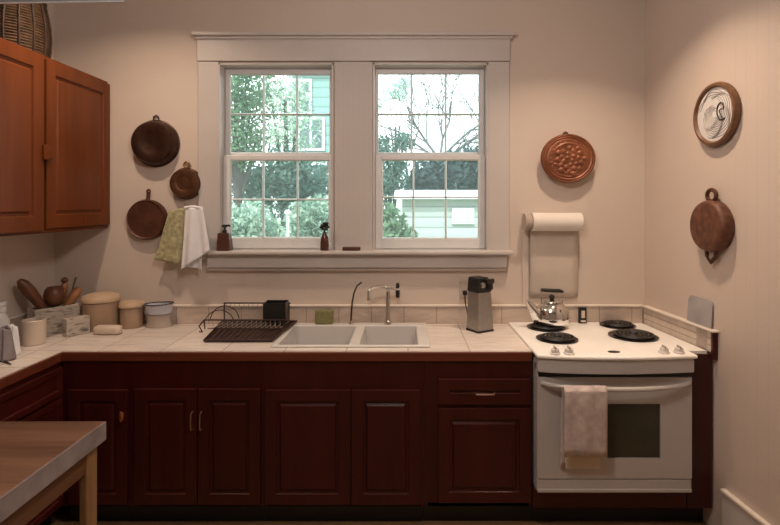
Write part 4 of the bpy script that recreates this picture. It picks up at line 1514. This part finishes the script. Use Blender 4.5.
bt = at(440, 160, 14.5)
m.tube([(bt.x, 14.5, GZ), bt], [.15, .11], 8)
for dv, ln in (((-.5, 0, .8), 1.2), ((.1, .1, 1), 1.3), ((.6, 0, .7), 1.2), ((.9, .2, .35), 1.0), ((-.85, 0, .35), .9)):
    branch(bt, dv, ln * 1.45, .043, 3)
bmesh.ops.scale(m.bm, vec=(1, .4, 1), verts=m.bm.verts, space=Matrix.Translation((0, -14.5, 0)))
m.build('branches', plain('bare_bark', (.10, .10, .11), .9, var=.2), t, smooth=True)

tree('dark_tree', 'dark grey-green tree low in the right window behind the pale shed', 'tree', (at(450, 0, 10.8).x, 10.8, GZ),
     [(*P(455, 176, 10.8), .55), (*P(430, 180, 10.8), .48), (*P(472, 172, 10.8), .55), (*P(418, 188, 10.8), .36), (*P(446, 192, 10.8), .5), (*P(478, 192, 10.8), .4)], 4200, .085, LEAF_C, 6)
tree('leafy_tree', 'grey-green leafy tree at the left edge of the right window', 'tree', (at(384, 0, 9.6).x, 9.6, GZ),
     [(*P(390, 176, 9.6), .36), (*P(380, 150, 9.6), .30), (*P(378, 190, 9.6), .36), (*P(398, 166, 9.6), .22), (*P(404, 142, 9.6), .2)], 2600, .045, LEAF_B, 8)
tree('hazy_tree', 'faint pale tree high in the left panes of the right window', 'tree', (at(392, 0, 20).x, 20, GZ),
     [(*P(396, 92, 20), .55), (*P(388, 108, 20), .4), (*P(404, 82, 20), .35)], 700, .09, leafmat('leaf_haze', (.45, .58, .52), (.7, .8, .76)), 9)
tree('green_bush', 'green bush low at the left edge of the right window', 'shrub', (at(390, 0, 5.5).x, 5.5, GZ),
     [(*P(388, 222, 5.5), .20), (*P(380, 236, 5.5), .24), (*P(398, 240, 5.5), .2)], 900, .05, LEAF_A, 10, .03)

sx_, sxe = at(402, 0, 8).x, 2.2
sz = at(0, 199, 8).z
t = thing('garden_shed', 'low pale clapboard shed seen in the lower panes of the right window', 'shed', (.7, 9, GZ), world=True)
MB().box(sx_, sxe, 8, 8.8, GZ, sz).build('wall', PALE, t)
MB().prism([(sx_ - .12, 7.85, sz), (sxe + .12, 7.85, sz), (sxe + .12, 8.9, sz), (sx_ - .12, 8.9, sz)],
           [(sx_ - .12, 7.9, sz + .05), (sxe + .12, 7.9, sz + .05), (sxe + .12, 8.9, sz + .16), (sx_ - .12, 8.9, sz + .16)]).build('roof', WTRIM, t)
A, B = at(452, 208, 7.98), at(474, 224, 7.98)
fo = MB().box(A.x, B.x, 7.96, 7.999, B.z, A.z).build('window_frame', WTRIM, t)
MB().box(A.x + .03, B.x - .03, 7.95, 7.97, B.z + .03, A.z - .03).build('window_pane', plain('shed_pane', (.45, .50, .47), .2), fo)

# ------------------------------------------------------------------ light
w = bpy.data.worlds.new('sky')
sc.world = w
w.use_nodes = True
nt = w.node_tree
bg = nt.nodes['Background']
tc = N(nt, 'ShaderNodeTexCoord')
sp = N(nt, 'ShaderNodeSeparateXYZ')
nt.links.new(tc.outputs['Generated'], sp.inputs[0])
r = ramp(nt, [(0, (.55, .62, .60)), (.25, (.93, .97, 1.0)), (1, (.70, .84, 1.0))])
nt.links.new(sp.outputs['Z'], r.inputs['Fac'])
nt.links.new(r.outputs['Color'], bg.inputs['Color'])
bg.inputs['Strength'].default_value = 3.6

sun = bpy.data.lights.new('sun', 'SUN')
sun.energy = 5.5
sun.angle = math.radians(3)
so = bpy.data.objects.new('sun', sun)
COL.objects.link(so)
so.rotation_euler = (math.radians(38), 0, math.radians(-18))


def area(name, loc, size, power, col, rot=(0, 0, 0), spread=PI):
    l = bpy.data.lights.new(name, 'AREA')
    l.shape = 'DISK'
    l.size = size
    l.energy = power
    l.color = col
    l.spread = spread
    o = bpy.data.objects.new(name, l)
    COL.objects.link(o)
    o.location = loc
    o.rotation_euler = rot
    return o


WARM = (1.0, .76, .56)
area('downlight_left', (-1.46, 2.48, CEILZ - .03), .12, 10.5, WARM, spread=math.radians(146))
area('downlight_right', (.94, 2.46, CEILZ - .03), .12, 10.5, WARM, spread=math.radians(112))
pl = bpy.data.lights.new('room_fill', 'POINT')  # unseen fill lamp added to lift the upper walls
pl.energy = 44
pl.color = (1.0, .89, .82)
pl.shadow_soft_size = .14
po = bpy.data.objects.new('room_fill', pl)
COL.objects.link(po)
po.location = (-.1, 1.25, 2.56)

# ------------------------------------------------------------------ camera
cam = bpy.data.cameras.new('camera')
cam.sensor_width = 36
cam.lens = F / 780 * 36
cam.shift_x = -14 / 780
cam.shift_y = -58.5 / 780
cam.clip_start = .05
co_ = bpy.data.objects.new('camera', cam)
COL.objects.link(co_)
co_.location = (0, 0, EYE)
co_.rotation_euler = (PI / 2, 0, 0)
sc.camera = co_

sc.view_settings.view_transform = 'Standard'
sc.view_settings.look = 'None'
sc.view_settings.exposure = 0
sc.view_settings.gamma = 1
GROUPS = {'base_cabinet': 'dark cherry base cabinets', 'canister': 'wooden canisters on the counter', 'backsplash': 'low tiled backsplashes',
          'flowering_shrub': 'flecked shrubs outside the left window', 'leafy_tree': 'leafy trees outside the windows'}
for o in bpy.data.objects:
    b_ = o.name.split('.')[0]
    if o.parent is None and b_ in GROUPS:
        o['group'] = GROUPS[b_]
    if o.parent is None and b_ in ('baking_pan', 'copper_pan', 'griddle'):
        o['group'] = 'brown pans hung left of the window'
for o in bpy.data.objects:
    for k in ('_loc', '_off', '_x0'):
        if k in o:
            del o[k]
